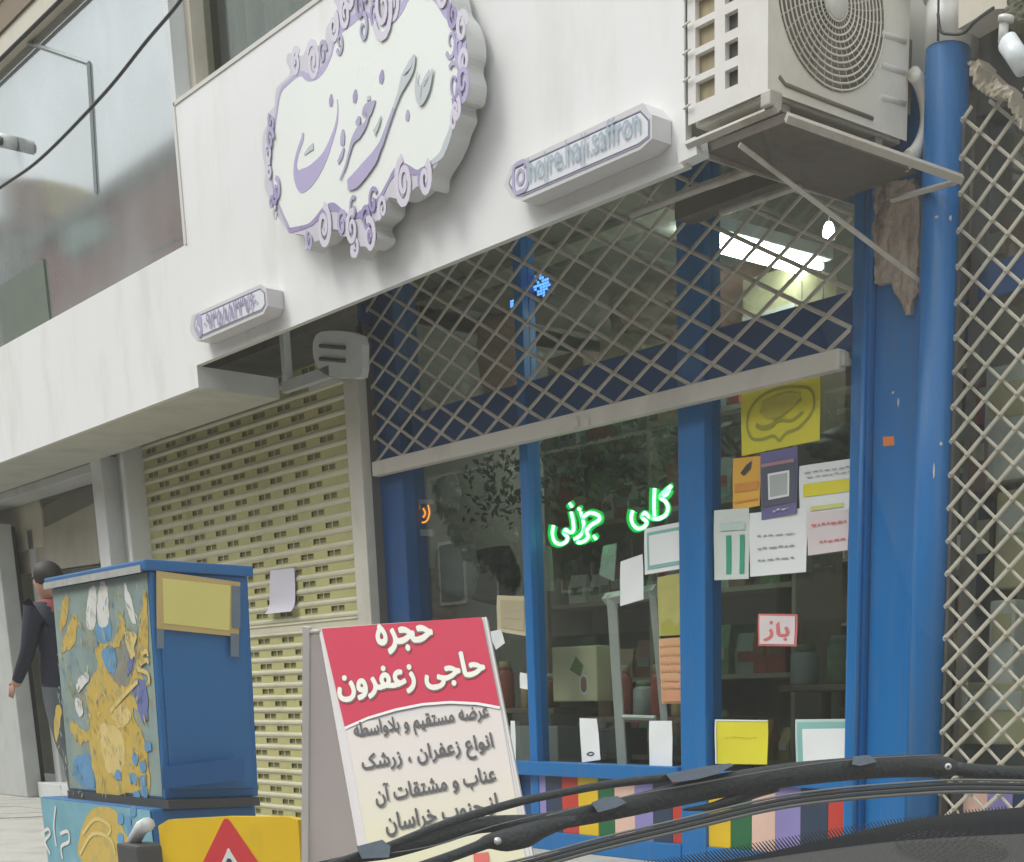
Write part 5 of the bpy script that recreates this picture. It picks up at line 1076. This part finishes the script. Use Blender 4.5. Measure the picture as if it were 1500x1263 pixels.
for i in range(330):          # loose brush dabs
    u_, v_ = rq.uniform(84, 212), rq.uniform(856, 1165)
    t_ = (u_ - 84) / 128; top_ = 862 - 26 * t_; 
    if v_ < top_ + 4: continue
    infig = 130 < u_ < 212 and 1000 < v_
    m_ = rq.choice([GOLD, GOLL, GOLD, GRM, TEAL] if infig else [GRM, TEAL, GRM, BLM, GOLD, TEAL, GOLL, MATS['mural_olive'], MATS['mural_olive']])
    c = py(u_, v_, MY - .0048 - .00003 * i); an = rq.uniform(.5, 2.6); ln = rq.uniform(.006, .022); d_ = V((math.cos(an), 0, math.sin(an))) * ln
    mb.ribbon([c - d_, c + V((rq.uniform(-.004, .004), 0, 0)), c + d_], [.002, rq.uniform(.004, .011), .002], N_, m_)
# plinth mural
yp = YC - .0525
def mq(pts, m_, lv): P = smooth_closed([py(a, b_, yp - .0005 * lv) for a, b_ in pts], 3); mb.add(P, [list(range(len(P)))], m_)
P = [V((cl_ - .255, yp, PZ + .01)), V((XC - .075, yp, PZ + .01)), V((XC - .075, yp, H0 - .035)), V((cl_ - .255, yp, H0 - .035))]; mb.add(P, [(0, 1, 2, 3)], mat('mural_aqua', (.17, .38, .46, 1), .5, var=.35, scale=8))
mq(zc([(370,1050),(460,1055),(500,1150),(550,1200),(545,1263),(330,1263),(320,1150)]), GOLD, 2)
for st_ in ([(330,1150),(380,1090),(440,1120),(430,1160)], [(320,1230),(370,1150),(440,1170),(460,1230)], [(165,1150),(190,1130),(200,1150),(180,1180),(200,1230)], [(240,1150),(270,1140),(275,1180),(245,1200),(250,1250)], [(222,1040),(215,1120),(225,1200)]):
    P = smooth_open([py(*q, yp - .003) for q in zc(st_)], 4); mb.ribbon(P, [.014] * len(P), N_, GOLL if st_[0][0] > 300 else WHM)
for (a, b_) in ((480, 1090), (510, 1100), (520, 1140), (480, 1170), (530, 1060)): mq(zc([(a-10, b_-18), (a+10, b_-20), (a+12, b_+16), (a-8, b_+20)]), BLM, 5)
obj('mural', mb, cb)

# ------------------------------------------------------------------ barrier board with warning triangle
bb = thing('warning_barrier', 'yellow road barrier board with a red warning triangle before the cabinet', 'barrier', pd(330, 1400, 4.6))
dl = pd(231, 1203, 4.75); dr = pd(436, 1196, 4.6); dn = V((0, 0, -1)); hb = .36
YB = mat('barrier_yellow', (.78, .50, .01, 1), .45, var=.15, scale=5, dirt=(.45, .3, .05, 1), damt=.5, dscale=3)
nb = (dr - dl).cross(V((0, 0, 1))).normalized(); 
def bp(s_, t, l=0.0): return dl + (dr - dl) * s_ + dn * (hb * t) + nb * l
if (CAM - dl).dot(nb) < 0: nb = -nb
mb = MB(); P = [bp(0, .04), bp(.08, -.01), bp(.5, -.02), bp(.93, .0), bp(1, .03), bp(.99, 1), bp(.01, 1)]; mb.prism(P, -nb * .03, YB); obj('board', mb, bb)
cxs = .50; RT = mat('warning_red', (.62, .04, .05, 1), .45, var=.08)
k_ = (dr - dl).length
mb = MB(); ap = 0.015
def tri(top, half, bot, l, r_=.03): return [bp(cxs - r_, top + .03, l), bp(cxs - r_ * .4, top, l), bp(cxs + r_ * .4, top, l), bp(cxs + r_, top + .03, l), bp(cxs + half, bot, l), bp(cxs - half, bot, l)]
mb.prism(tri(.0, .50, .98, .003), -nb * .002, RT); mb.prism(tri(.25, .28, .86, .005, .015), -nb * .0015, WHITEP)
P = [bp(cxs + math.cos(a) * .055, .50 + math.sin(a) * .055 * k_ / hb, .0065) for a in [i * math.pi / 6 for i in range(12)]]; mb.add(P, [list(range(12))], INKK)
P = [bp(cxs + x_, y_, .0065) for x_, y_ in ((-.07, .60), (.07, .60), (.05, .8), (-.05, .8))]; mb.add(P, [(0, 1, 2, 3)], INKK)
P = [bp(cxs + math.cos(a) * .02, .36 + math.sin(a) * .02 * k_ / hb, .0065) for a in [i * math.pi / 4 for i in range(8)]]; mb.add(P, [list(range(8))], G4); obj('warning_triangle', mb, bb)
for s_ in (.1, .9):
    mb = MB(); mb.tube([bp(s_, .8, -.015), V((bp(s_, 1).x, bp(s_, 1).y, PZ))], .014, STEEL, 8); obj('leg', mb, bb)
mb = MB(); c = pd(208, 1222, 4.8); mb.bbox(c.x - .1, c.x + .08, c.y - .05, c.y + .06, PZ, c.z - .03, G4, .01); mb.tube([c + V((-.08, 0, -.03)), c + V((.0, 0, .02)), c + V((.06, 0, .035))], .022, LGREY, 8); tag(obj('dark_bin', mb), 'dark box with a grey handle left of the yellow barrier', 'box')

# ------------------------------------------------------------------ sandwich board
TL, TR = pd(470, 920, 4.3), pd(708, 904, 4.22)
BLp = pd(532, 1263, 4.12)
nn = (TR - TL).cross(BLp - TL).normalized()
if nn.dot(CAM - TL) < 0: nn = -nn
_r = ray(778, 1263); BRp = CAM + _r * ((TL - CAM).dot(nn) / _r.dot(nn))
def toground(a, b_): t = (PZ + .01 - a.z) / (b_.z - a.z); return a + (b_ - a) * t
BL, BR = toground(TL, BLp), toground(TR, BRp)
ab = thing('sandwich_board', 'standing sandwich board with a red header and black writing', 'sign board', (TL + BR) / 2 * 1.0)
ab['_base'] = tuple(ab.location)
FRM = mat('board_frame', (.60, .56, .55, 1), .5, var=.05)
SBW = mat('board_print_white', (.66, .60, .57, 1), .5, var=.04, scale=3, bump=.03)
SBY = mat('board_print_cream', (.66, .62, .40, 1), .5, var=.05, scale=3, bump=.03)
SBR = mat('board_print_red', (.56, .03, .075, 1), .75, var=.06, scale=3, bump=.03)
mb = MB(); mb.prism([TL, TR, BR, BL], -nn * .02, FRM); obj('front_panel', mb, ab)
def inpl(u_, v_, l=0.002):
    r = ray(u_, v_); t = (TL - CAM).dot(nn) / r.dot(nn); return CAM + r * t + nn * l
# white-cream print: gradient from white to cream printed lower down
m_ = bpy.data.materials.new('board_print'); m_.use_nodes = True; n = m_.node_tree.nodes; l = m_.node_tree.links; b_ = n['Principled BSDF']; b_.inputs['Roughness'].default_value = .5
tc = n.new('ShaderNodeTexCoord'); sp_ = n.new('ShaderNodeSeparateXYZ'); l.new(tc.outputs['Object'], sp_.inputs[0]); mr = n.new('ShaderNodeMapRange'); l.new(sp_.outputs[2], mr.inputs[0])
zb_ = V(ab['_base']).z; mr.inputs[1].default_value = 0.9 - zb_; mr.inputs[2].default_value = 1.18 - zb_; mx = n.new('ShaderNodeMix'); mx.data_type = 'RGBA'; l.new(mr.outputs[0], mx.inputs[0]); mx.inputs[6].default_value = (.64, .60, .38, 1); mx.inputs[7].default_value = (.64, .57, .53, 1)
l.new(mx.outputs[2], b_.inputs['Base Color'])
mb = MB(); P = [inpl(504, 1068), inpl(560, 1044), inpl(640, 1030), inpl(690, 1030), inpl(730, 1036)]
low = [TR + (BR - TR) * .97 - (TR - TL) * .045, TL + (BL - TL) * .97 + (TR - TL) * .045]
mb.add([inpl(506, 1060), inpl(733, 1036)] + [low[0] + nn * .002, low[1] + nn * .002], [(0, 1, 2, 3)], m_)
P = [inpl(472, 922, .004), inpl(706, 905, .004), inpl(733, 1037, .004), inpl(700, 1031, .004), inpl(660, 1029, .004), inpl(620, 1032, .004), inpl(580, 1040, .004), inpl(540, 1052, .004), inpl(506, 1067, .004)]
mb.add(P, [list(range(9))], SBR)
P = [inpl(733, 1038, .0045), inpl(700, 1032, .0045), inpl(660, 1030, .0045), inpl(620, 1033, .0045), inpl(580, 1041, .0045), inpl(540, 1053, .0045), inpl(506, 1068, .0045)]; mb.ribbon(P, [.008] * 7, nn, WHITEP)
obj('print', mb, ab)
mb = MB()
def btext(s_, u0, v0, u1, v1, hpx, m2, bd, l=.006, shadow=None):
    p0, p1 = inpl(u0, v0, 0), inpl(u1, v1, 0); h0 = inpl(u0, v0 - hpx, 0)
    um = ((u0 + u1) / 2); vm = (v0 + v1) / 2; hv = inpl(um - hpx * .17, vm - hpx, 0) - inpl(um, vm, 0)
    if shadow: text(mb, s_, p0 + hv * (-.04), p1 + hv * (-.04), hv * 1.04, shadow, bold=bd + .022, lift=l - .001)
    text(mb, s_, p0, p1, hv, m2, bold=bd, lift=l)
LW = mat('letter_white', (.74, .72, .64, 1), .5, bump=0); LSH = mat('letter_outline', (.20, .10, .08, 1), .5, bump=0)
btext('حجره', 556, 962, 640, 955, 46, LW, .035, .007, LSH)
btext('حاجی زعفرون', 498, 1032, 716, 1002, 50, LW, .035, .007, LSH)
LK = mat('letter_black', (.055, .055, .06, 1), .55, bump=0)
btext('عرضه مستقیم و بلاواسطه', 522, 1092, 720, 1062, 32, LK, .026)
btext('انواع زعفران ، زرشک', 534, 1141, 727, 1108, 34, LK, .026)
btext('عناب و مشتقات آن', 553, 1185, 730, 1152, 34, LK, .026)
btext('از جنوب خراسان', 568, 1228, 734, 1196, 34, LK, .026)
LRD = mat('letter_red', (.6, .1, .08, 1), .5, bump=0)
p0 = inpl(694, 1275, .005); mb.prism([inpl(694, 1252, .005), inpl(716, 1249, .005), inpl(720, 1285, .005), inpl(698, 1290, .005)], -nn * .001, LRD)
obj('lettering', mb, ab)
# rear leaf: thin plastic sheet that lets light through
RLM = mat('rear_leaf', (.66, .61, .60, 1), .55, var=.06); _n = RLM.node_tree.nodes; _l = RLM.node_tree.links
_t = _n.new('ShaderNodeBsdfTranslucent'); _t.inputs[0].default_value = (.92, .86, .85, 1); _m = _n.new('ShaderNodeMixShader'); _m.inputs[0].default_value = .65; _o = _n['Material Output']
_l.new(_n['Principled BSDF'].outputs[0], _m.inputs[1]); _l.new(_t.outputs[0], _m.inputs[2]); _l.new(_m.outputs[0], _o.inputs[0])
RTL, RTR = pd(452, 921, 4.36), pd(700, 906, 4.30)
RBL = toground(RTL, pd(450, 1263, 4.62)); RBR = toground(RTR, pd(700, 1263, 4.60))
mb = MB(); mb.prism([RTL, RTR, RBR, RBL], nn * -.004, RLM); 
obj('rear_panel', mb, ab)
mb = MB(); mb.tube([RTL + nn * .01, RBL + nn * .01], .014, FRM, 4, smooth=False); obj('rear_frame', mb, ab)
mb = MB(); mb.tube([TL - nn * .01, BL - nn * .01], .011, FRM, 4, smooth=False); mb.tube([TR - nn * .01, BR - nn * .01], .011, FRM, 4, smooth=False); obj('front_frame', mb, ab)
mb = MB(); mb.tube([TL + V((0, 0, -.01)), RTL + V((0, 0, -.01))], .008, STEEL, 6); obj('hinge', mb, ab)

# ------------------------------------------------------------------ person behind the cabinet
def skinned(name, verts, edges, rad, mats, assign, parent=None, sub=2):
    me = bpy.data.meshes.new(name); me.from_pydata(verts, edges, []); o = bpy.data.objects.new(name, me); C.objects.link(o)
    sk = o.modifiers.new('s', 'SKIN'); su = o.modifiers.new('u', 'SUBSURF'); su.levels = sub; su.render_levels = sub
    for i, r in enumerate(rad): me.skin_vertices[0].data[i].radius = r if isinstance(r, tuple) else (r, r)
    me.skin_vertices[0].data[0].use_root = True
    dg = bpy.context.evaluated_depsgraph_get(); dg.update(); m2 = bpy.data.meshes.new_from_object(o.evaluated_get(dg)); bpy.data.objects.remove(o)
    m2.name = name; m2.materials.clear()
    for m in mats: m2.materials.append(m)
    for p in m2.polygons: p.material_index = assign(p.center); p.use_smooth = True
    o = bpy.data.objects.new(name, m2); C.objects.link(o)
    if parent: o.parent = parent
    return o
foot = pz(116, 1202, PZ); 
ps = thing('person', 'person in a dark navy jacket and grey trousers walking behind the cabinet', 'person', foot)
SK = mat('skin', (.42, .24, .17, 1), .55, var=.08); JK = mat('navy_jacket', (.012, .014, .03, 1), .75, var=.3, scale=12); TRS = mat('grey_trousers', (.10, .11, .12, 1), .8, var=.2); HR = mat('black_hair', (.02, .016, .015, 1), .6, var=.3, scale=40); SCF = mat('red_collar', (.30, .06, .07, 1), .8); SHO = mat('dark_shoe', (.03, .028, .03, 1), .5)
# local frame: x along street to the right, z up; walking to the right (+x)
Vt = [(0,0,.95),(0,0,1.12),(.01,0,1.30),(.02,0,1.43),(.03,0,1.50),(.04,0,1.56),(.045,0,1.63),(.045,0,1.69),
      (-.005,-.10,.88),(.12,-.10,.50),(.10,-.10,.10),(.20,-.10,.03),
      (-.005,.10,.88),(-.06,.10,.50),(-.26,.10,.16),(-.16,.10,.04),
      (.01,-.19,1.40),(-.12,-.22,1.16),(-.04,-.22,.93),(-.01,-.22,.85),
      (.01,.19,1.40),(.06,.22,1.16),(.20,.2,.99),(.25,.2,.92)]
Ed = [(0,1),(1,2),(2,3),(3,4),(4,5),(5,6),(6,7),(0,8),(8,9),(9,10),(10,11),(0,12),(12,13),(13,14),(14,15),(3,16),(16,17),(17,18),(18,19),(3,20),(20,21),(21,22),(22,23)]
Rd = [(.13,.17),(.12,.15),(.13,.19),(.09,.14),.055,.085,.098,.07,.095,.065,.045,.04,.095,.065,.045,.04,.07,.052,.04,.03,.07,.052,.04,.03]
def asg(c):
    if c.z > 1.50: return 0
    if c.z > 1.42 and abs(c.y) < .1: return 3
    if min((c - V((-.01,-.22,.84))).length, (c - V((.26,.2,.91))).length) < .075: return 0
    if c.z > .90: return 1
    if c.z > .09: return 2
    return 4
body = skinned('body', Vt, Ed, Rd, [SK, JK, TRS, SCF, SHO], asg, ps)
mb = MB(); base = V(ps['_base'])
vs = []; fs = []
import bmesh
bm = bmesh.new(); bmesh.ops.create_uvsphere(bm, u_segments=16, v_segments=12, radius=1)
mb.add([base + V((.03 + v.co.x * .108, v.co.y * .098, 1.655 + v.co.z * .105)) for v in bm.verts if True], [[v.index for v in f.verts] for f in bm.faces if f.calc_center_median().x < .45 or f.calc_center_median().z > .55], HR, True); bm.free(); obj('hair', mb, ps)
mb = MB(); mb.tube([base + V((.15, 0, 1.62)), base + V((.165, 0, 1.605))], [.012, .016], SK, 6)
for s_ in (-1, 1): mb.tube([base + V((.135, .035 * s_, 1.645)), base + V((.142, .035 * s_, 1.645))], .01, INKK, 6)
mb.tube([base + V((.138, -.02, 1.575)), base + V((.138, .02, 1.575))], .006, INKR, 5)
obj('face', mb, ps)
mb = MB()
for s_, pz_, px_ in ((-1, .865, -.01), (1, .925, .26)):
    for i in range(4): mb.tube([base + V((px_ - .02 + .012 * i, .215 * s_, pz_)), base + V((px_ - .01 + .012 * i, .215 * s_, pz_ - .05)), base + V((px_ + .01 + .01 * i, .21 * s_, pz_ - .08 + .004 * i))], [.009, .008, .006], SK, 5)
    mb.tube([base + V((px_ + .03, .2 * s_, pz_ + .02)), base + V((px_ + .045, .19 * s_, pz_ - .03))], [.01, .007], SK, 5)
obj('hand', mb, ps)
mb = MB(); mb.tube([base + V((-.10, -.255, 1.36)), base + V((-.165, -.265, 1.16)), base + V((-.09, -.262, .98))], .012, WHITEP, 6); mb.tube([base + V((.0, -.2, 1.30)), base + V((.08, -.18, 1.14))], .012, WHITEP, 6); obj('jacket_stripe', mb, ps)
ps.rotation_euler.z = math.radians(205)

# ------------------------------------------------------------------ buildings across the street (seen in the glass)
BRK = mat('far_brick', (.34, .09, .075, 1), .85, var=.2, scale=3, dirt=(.2, .09, .07, 1), damt=.5); FAR = mat('far_render', (.27, .26, .23, 1), .85, var=.15, scale=1.5); FARG = mat('far_window_glass', (.04, .05, .05, 1), .15); FARD = mat('far_shop_dark', (.05, .055, .05, 1), .7)
for bi, (x0, x1, h, m_, lab) in enumerate(((-84, -62.3, 18.6, FAR, 'grey rendered building across the street'), (-62, -45, 17.3, BRK, 'red brick building across the street'), (-44.5, -16, 10.5, FAR, 'pale lower building across the street'), (-15.5, 4, 10.5, BRK, 'brick building opposite the saffron shop'), (4.5, 24, 9.5, FAR, 'plain rendered building across the street at right'))):
    t = thing('street_building', lab, 'building', ((x0 + x1) / 2, -19, 0.2), 'buildings across the street')
    mb = MB(); mb.box(x0, x1, -27, -18, 0, h, m_); obj('wall', mb, t); mb = MB(); mb.box(x0 - .2, x1 + .2, -27.2, -17.7, h, h + .35, FAR); obj('roof', mb, t)
    mb = MB(); mb.box(x0 + .5, x1 - .5, -17.99, -17.9, .3, 3.2, FARD); obj('shop_window', mb, t)
    x = x0 + 1.2
    wm = None
    while x < x1 - 1.6:
        z = 4.2
        while z < h - 1.8:
            if wm is None:
                q = MB(); q.box(0, 1.3, 0, .06, 0, 1.6, WHITEP); q.box(.08, 1.22, .055, .075, .08, 1.52, FARG); wm = bpy.data.meshes.new('window'); wm.from_pydata([v[:] for v in q.v], [], q.f); [wm.materials.append(a) for a in q.m]
                for p, i in zip(wm.polygons, q.mi): p.material_index = i
            piece('window', wm, (x, -18, z), t); z += 3.0
        x += 2.8

TRB = mat('bark', (.10, .08, .06, 1), .9, var=.3); LEAF = mat('tree_leaf', (.055, .09, .03, 1), .6, var=.5, scale=3)
lf = MB()
rr_ = random.Random(3)
for i in range(2600):
    while True:
        p = V((rr_.uniform(-1, 1), rr_.uniform(-1, 1), rr_.uniform(-1, 1)))
        if p.length < 1 and noise.noise(p * 2.3) > -.12: break
    a = V((rr_.gauss(0, 1), rr_.gauss(0, 1), rr_.gauss(0, 1))).normalized(); b_ = a.orthogonal().normalized(); p = V((p.x * 2.5, p.y * 2.3, p.z * 2.1 + 5.6))
    lf.add([p + a * .17, p + b_ * .09, p - a * .17, p - b_ * .09], [(0, 1, 2, 3)], LEAF)
tb = MB(); tb.tube([(0, 0, 0), (.05, 0, 2), (0, .05, 4), (0, 0, 5.6)], [.2, .15, .11, .05], TRB, 8)
for a in range(5): tb.tube([(0, 0, 3.4 + a * .3), (math.cos(a * 1.3) * 1.4, math.sin(a * 1.3) * 1.4, 5.2 + a * .2)], [.07, .02], TRB, 6)
tr = thing('street_tree', 'street tree', 'tree', (0, 0, 0)); obj('crown', lf, tr); obj('trunk', tb, tr)
for k_, (x, lab) in enumerate(((-9, 'leafy tree on the far pavement opposite the saffron shop door'), (-15.5, 'leafy tree across the street opposite the roller shutter'), (-22, 'leafy tree across the street before the pale lower building'), (-29.5, 'leafy tree across the street left of the pale building'), (-3, 'leafy tree across the street opposite the cream lattice'))):
    if k_ == 0: tr.location = (x, -15.9, .2); tr['label'] = lab; tr['group'] = 'trees across the street'; t = tr
    else: t = copy_thing(tr, (x, -15.9 + .3 * (k_ % 2), .2), lab, 'trees across the street')
    t.scale = (1 + .1 * (k_ % 3), 1, 1 + .07 * (k_ % 2)); t.rotation_euler.z = k_ * 1.3

def across(u_, v_, y=-17.8):          # where the glass of the left window shows the far side of the street
    p = py(u_, v_, -.665); r = ray(u_, v_); t = (-.665 - y) / r.y; return V((p.x + r.x * t, y, p.z + r.z * t))
def banner(name, pts, m, label, cat, d=.12, m2=None):
    P = [across(a, b_) for a, b_ in pts]; mb = MB(); mb.prism(P, (0, -.1, 0), m)
    if m2:
        c = sum(P, V()) / len(P); Q = [c + (p - c) * .72 + V((0, .01, 0)) for p in P]; mb.prism(Q, (0, -.01, 0), m2)
    return tag(obj(name, mb), label, cat)
banner('banner', [(62, 262), (120, 275), (128, 283), (118, 310), (95, 328), (78, 318), (66, 292)], mat('banner_yellow', (.62, .50, .12, 1), .7, var=.2), 'yellow rounded banner on the building across the street', 'banner', m2=mat('banner_tan', (.5, .36, .16, 1), .7))
banner('shop_sign', [(92, 335), (98, 325), (150, 312), (158, 330), (158, 345), (100, 380), (92, 370)], mat('banner_teal', (.14, .26, .22, 1), .7, var=.2), 'teal rimmed shop sign on the building across the street', 'sign', m2=mat('banner_pale', (.36, .46, .40, 1), .7, var=.3, scale=4))
banner('awning', [(0, 262), (60, 262), (66, 292), (66, 330), (0, 340)], mat('awning_red', (.30, .13, .10, 1), .8, var=.2), 'rust coloured awning on the building across the street', 'awning')

# ------------------------------------------------------------------ the car we look out of
car = thing('parked_car', 'car whose windshield base, wipers and dashboard fill the bottom edge', 'car', (0.3, -5.4, 0.2))
def dep(u_): return 0.72 + (u_ - 480) * 0.00012
def cp(u_, v_, o_=0.0): return pd(u_, v_, dep(u_) + o_)
def K(u_): return dep(u_) / FP
def arm(name, pts, m_, flat=.55, k=10, parent=car, o_=0.0, lab=None):
    P = [cp(a, b_, o_) for a, b_, c in pts]; R_ = [c * K(a) / 2 for a, b_, c in pts]
    Ps = smooth_open(P, 4); Rs = []
    for i in range(len(R_) - 1):
        for j in range(4): Rs.append(R_[i] + (R_[i+1] - R_[i]) * j / 4)
    Rs.append(R_[-1]); mb = MB(); mb.tube(Ps, Rs, m_, k, flat=flat, upv=(0, 0, 1)); return obj(name, mb, parent, label=lab)
arm('wiper_arm', [(440, 1272, 8), (500, 1261, 12), (568, 1248, 22), (627, 1231, 24), (701, 1209, 25), (790, 1205, 27), (879, 1190, 30), (977, 1168, 34), (1051, 1152, 36), (1150, 1136, 36), (1253, 1126, 34), (1330, 1122, 34), (1385, 1124, 32), (1404, 1128, 16)], WIPM, .4)
arm('wiper_blade', [(430, 1285, 8), (528, 1252, 12), (568, 1240, 12), (652, 1207, 13), (751, 1177, 13), (800, 1166, 12), (879, 1151, 12), (940, 1143, 13), (985, 1139, 12)], WIPM, .5, o_=-.006)
arm('wiper_link', [(600, 1275, 15), (660, 1255, 16), (700, 1240, 17), (716, 1233, 22), (740, 1231, 34), (770, 1224, 36), (800, 1212, 26), (850, 1200, 10)], WIPM, .4, o_=-.01)
mb = MB(); c = cp(729, 1232, -.019); mb.tube([c, c + (c - CAM).normalized() * .006], 5.5 * K(729), mat('rivet_white', (.6, .6, .58, 1), .3, metal=.3), 12); obj('pivot_rivet', mb, car)
arm('wiper_arm_ridge', [(800, 1196, 3), (879, 1176, 3), (977, 1156, 3), (1150, 1126, 3), (1253, 1113, 3), (1380, 1106, 3)], mat('worn_plastic', (.10, .105, .11, 1), .4), .8, 6, o_=-.012)
arm('wiper_arm_ridge', [(572, 1250, 2.5), (640, 1238, 2.5), (720, 1211, 2.5), (800, 1192, 2.5)], MATS['worn_plastic'], .8, 6, o_=-.012)
def clip(pts, o_=-.013):
    mb = MB(); P = [cp(a, b_, o_) for a, b_ in pts]; c = (P[0] - CAM).normalized(); mb.prism(P, c * .014, WIPL); return obj('wiper_clip', mb, car)
clip([(522, 1240), (560, 1230), (572, 1240), (570, 1256), (530, 1258)]); clip([(866, 1176), (885, 1168), (905, 1166), (918, 1176), (900, 1184), (876, 1190)]); clip([(975, 1134), (1030, 1123), (1070, 1118), (1075, 1121), (1050, 1134), (1020, 1142), (985, 1146)]); clip([(1250, 1108), (1274, 1106), (1285, 1116), (1260, 1122), (1248, 1120)])
mb = MB(); c = cp(1389, 1123, -.02); mb.tube([c, c + (c - CAM).normalized() * .006], 5 * K(1389), LGREY, 10); c2 = c - (c - CAM).normalized() * .001; mb.tube([c2, c2 + (c - CAM).normalized() * .003], 2 * K(1389), INKK, 8); obj('pivot_rivet', mb, car)
arm('wiper_arm', [(1400, 1126, 20), (1430, 1130, 22), (1470, 1132, 22), (1540, 1135, 22)], WIPM, .5, lab='short far end of the wiper arm')
arm('wiper_nozzle', [(1000, 1186, 3), (1040, 1182, 12), (1075, 1172, 20), (1100, 1160, 24), (1140, 1152, 16)], WIPM, .5, o_=.004)
# ribbed lower blade
for (dv, wd, m_) in ((0, 4, mat('rib_grey', (.17, .17, .165, 1), .35)), (6, 7, RUBBER), (9, 4, MATS['rib_grey']), (13, 7, RUBBER), (17, 6, MATS['rib_grey'])):
    arm('rubber_seal', [(600, 1300 + dv, wd), (700, 1274 + dv, wd), (780, 1255 + dv, wd), (879, 1228 + dv, wd), (1002, 1199 + dv, wd), (1130, 1169 + dv, wd), (1229, 1155 + dv, wd), (1327, 1147 + dv, wd), (1401, 1143 + dv, wd), (1500, 1144 + dv, wd), (1580, 1147 + dv, wd)], m_, .8, 6, o_=-.012)
# windshield frit: solid band and slanting teeth along its upper edge
edge = [(600, 1330), (760, 1292), (900, 1272), (1000, 1258), (1100, 1240), (1200, 1222), (1300, 1205), (1400, 1192), (1500, 1182), (1600, 1176)]
bot = [(600, 1400), (760, 1330), (900, 1300), (1000, 1274), (1100, 1262), (1200, 1247), (1300, 1234), (1400, 1227), (1500, 1222), (1600, 1220)]
def lerpc(c_, u_):
    for (a, b_), (c, d) in zip(c_, c_[1:]):
        if a <= u_ <= c: return b_ + (d - b_) * (u_ - a) / (c - a)
    return c_[-1][1]
mb = MB(); n = 50; vs = []
def fp(u_, v_, o_=-.045): return cp(u_, v_, o_)
for i in range(n + 1):
    u_ = 600 + 1000 * i / n; e = lerpc(edge, u_); b2 = lerpc(bot, u_); f_ = max(0, min(1, (u_ - 1000) / 350)); top_ = b2 - (b2 - e) * (.12 + .88 * f_); vs += [fp(u_, b2 + 6), fp(u_, top_)]
mb.add(vs, [(2*i, 2*i+2, 2*i+3, 2*i+1) for i in range(n)], FRIT); obj('frit_band', mb, car)
mb = MB(); u_ = 640
while u_ < 1480:
    e = lerpc(edge, u_) - 3; b2 = lerpc(bot, u_ + 12); L_ = b2 - e
    P = [(u_ - 9, e), (u_ - 7.4, e), (u_ + 3.2, e + L_ * .5), (u_ + 15.2, b2), (u_ + 11, b2), (u_ - .2, e + L_ * .5)]
    mb.add([fp(a, b_) for a, b_ in P], [list(range(6))], FRIT); u_ += 4.8
obj('frit_teeth', mb, car, kind='stuff')
# dashboard
dp = []
mb = MB(); rows = []
for i in range(25):
    u_ = 500 + 1150 * i / 24; v_ = lerpc([(500, 1420)] + bot, max(600, u_)) ; A = pd(u_, v_ - 1, dep(u_) - .05); col = []
    inn = V((CAM.x - A.x, CAM.y - A.y, 0)).normalized()
    for j in range(14):
        t = j / 13; z_ = .004 * math.sin(min(1, t * 6) * math.pi) - .02 * t - .10 * t * t + .004
        col.append(A + inn * (.62 * t) + V((0, 0, z_ - .004)))
    rows.append(col)
vs = [p for c_ in rows for p in c_]; mb.add(vs, [(i*14+j, i*14+j+1, (i+1)*14+j+1, (i+1)*14+j) for i in range(24) for j in range(13)], DASH, True); mb.add([v + V((0, 0, -.03)) for v in vs], [((i+1)*14+j, (i+1)*14+j+1, i*14+j+1, i*14+j) for i in range(24) for j in range(13)], DASH)
ds = obj('dashboard', mb, car)
# speaker grille: rings of small holes
def dsurf(a, b_, l=.0015):
    best = None; d = ray(a, b_)
    # intersect with nearest dashboard quad
    for i in range(24):
        for j in range(13):
            p0, p1, p2, p3 = rows[i][j], rows[i][j+1], rows[i+1][j+1], rows[i+1][j]
            for tri_ in ((p0, p1, p2), (p0, p2, p3)):
                from mathutils.geometry import intersect_ray_tri
                h = intersect_ray_tri(*tri_, d, CAM, True)
                if h and (best is None or (h - CAM).length < (best - CAM).length): best = h
    return best + V((0, 0, l)) if best else None
hb_ = bpy.data.meshes.new('x')
mb = MB(); c = dsurf(1392, 1246)
if c:
    e1 = (dsurf(1430, 1246) - c); e1 = V((e1.x, e1.y, e1.z * 1)).normalized(); e2 = V((CAM.x - c.x, CAM.y - c.y, 0)).normalized()
    e2 = (e2 - e1 * e1.dot(e2)).normalized(); e2 = (e2 + V((0, 0, -.18))).normalized()
    for rr in range(1, 8):
        R_ = .0036 * rr; k_ = 6 * rr
        for q in range(k_):
            a = 2 * math.pi * q / k_; p = c + e1 * math.cos(a) * R_ + e2 * math.sin(a) * R_ * 1.1 + V((0, 0, .0006)); mb.add([p + e1 * math.cos(b_) * .0009 + e2 * math.sin(b_) * .0011 for b_ in (0, 1.05, 2.1, 3.14, 4.2, 5.25)], [list(range(6))], FRIT)
    obj('speaker_holes', mb, ds, kind='stuff')
# windshield
mb = MB(); vs = []; n = 24; mlev = 10
for i in range(n + 1):
    u_ = -250 + 2100 * i / n; base_ = pd(u_, 1330 - max(0, (u_ - 500)) * .1, dep(max(300, u_)) - .035); hd = V((CAM.x - base_.x, CAM.y - base_.y, 0)).normalized()
    for j in range(mlev + 1): t = j / mlev; vs.append(base_ + hd * (.44 * t) + V((0, 0, .46 * t + .06 * math.sin(math.pi * t))))
mb.add(vs, [(i*(mlev+1)+j, (i+1)*(mlev+1)+j, (i+1)*(mlev+1)+j+1, i*(mlev+1)+j+1) for i in range(n) for j in range(mlev)], GLW, True)
obj('windshield', mb, car)

for o in bpy.data.objects:
    if '_base' in o.keys(): del o['_base']
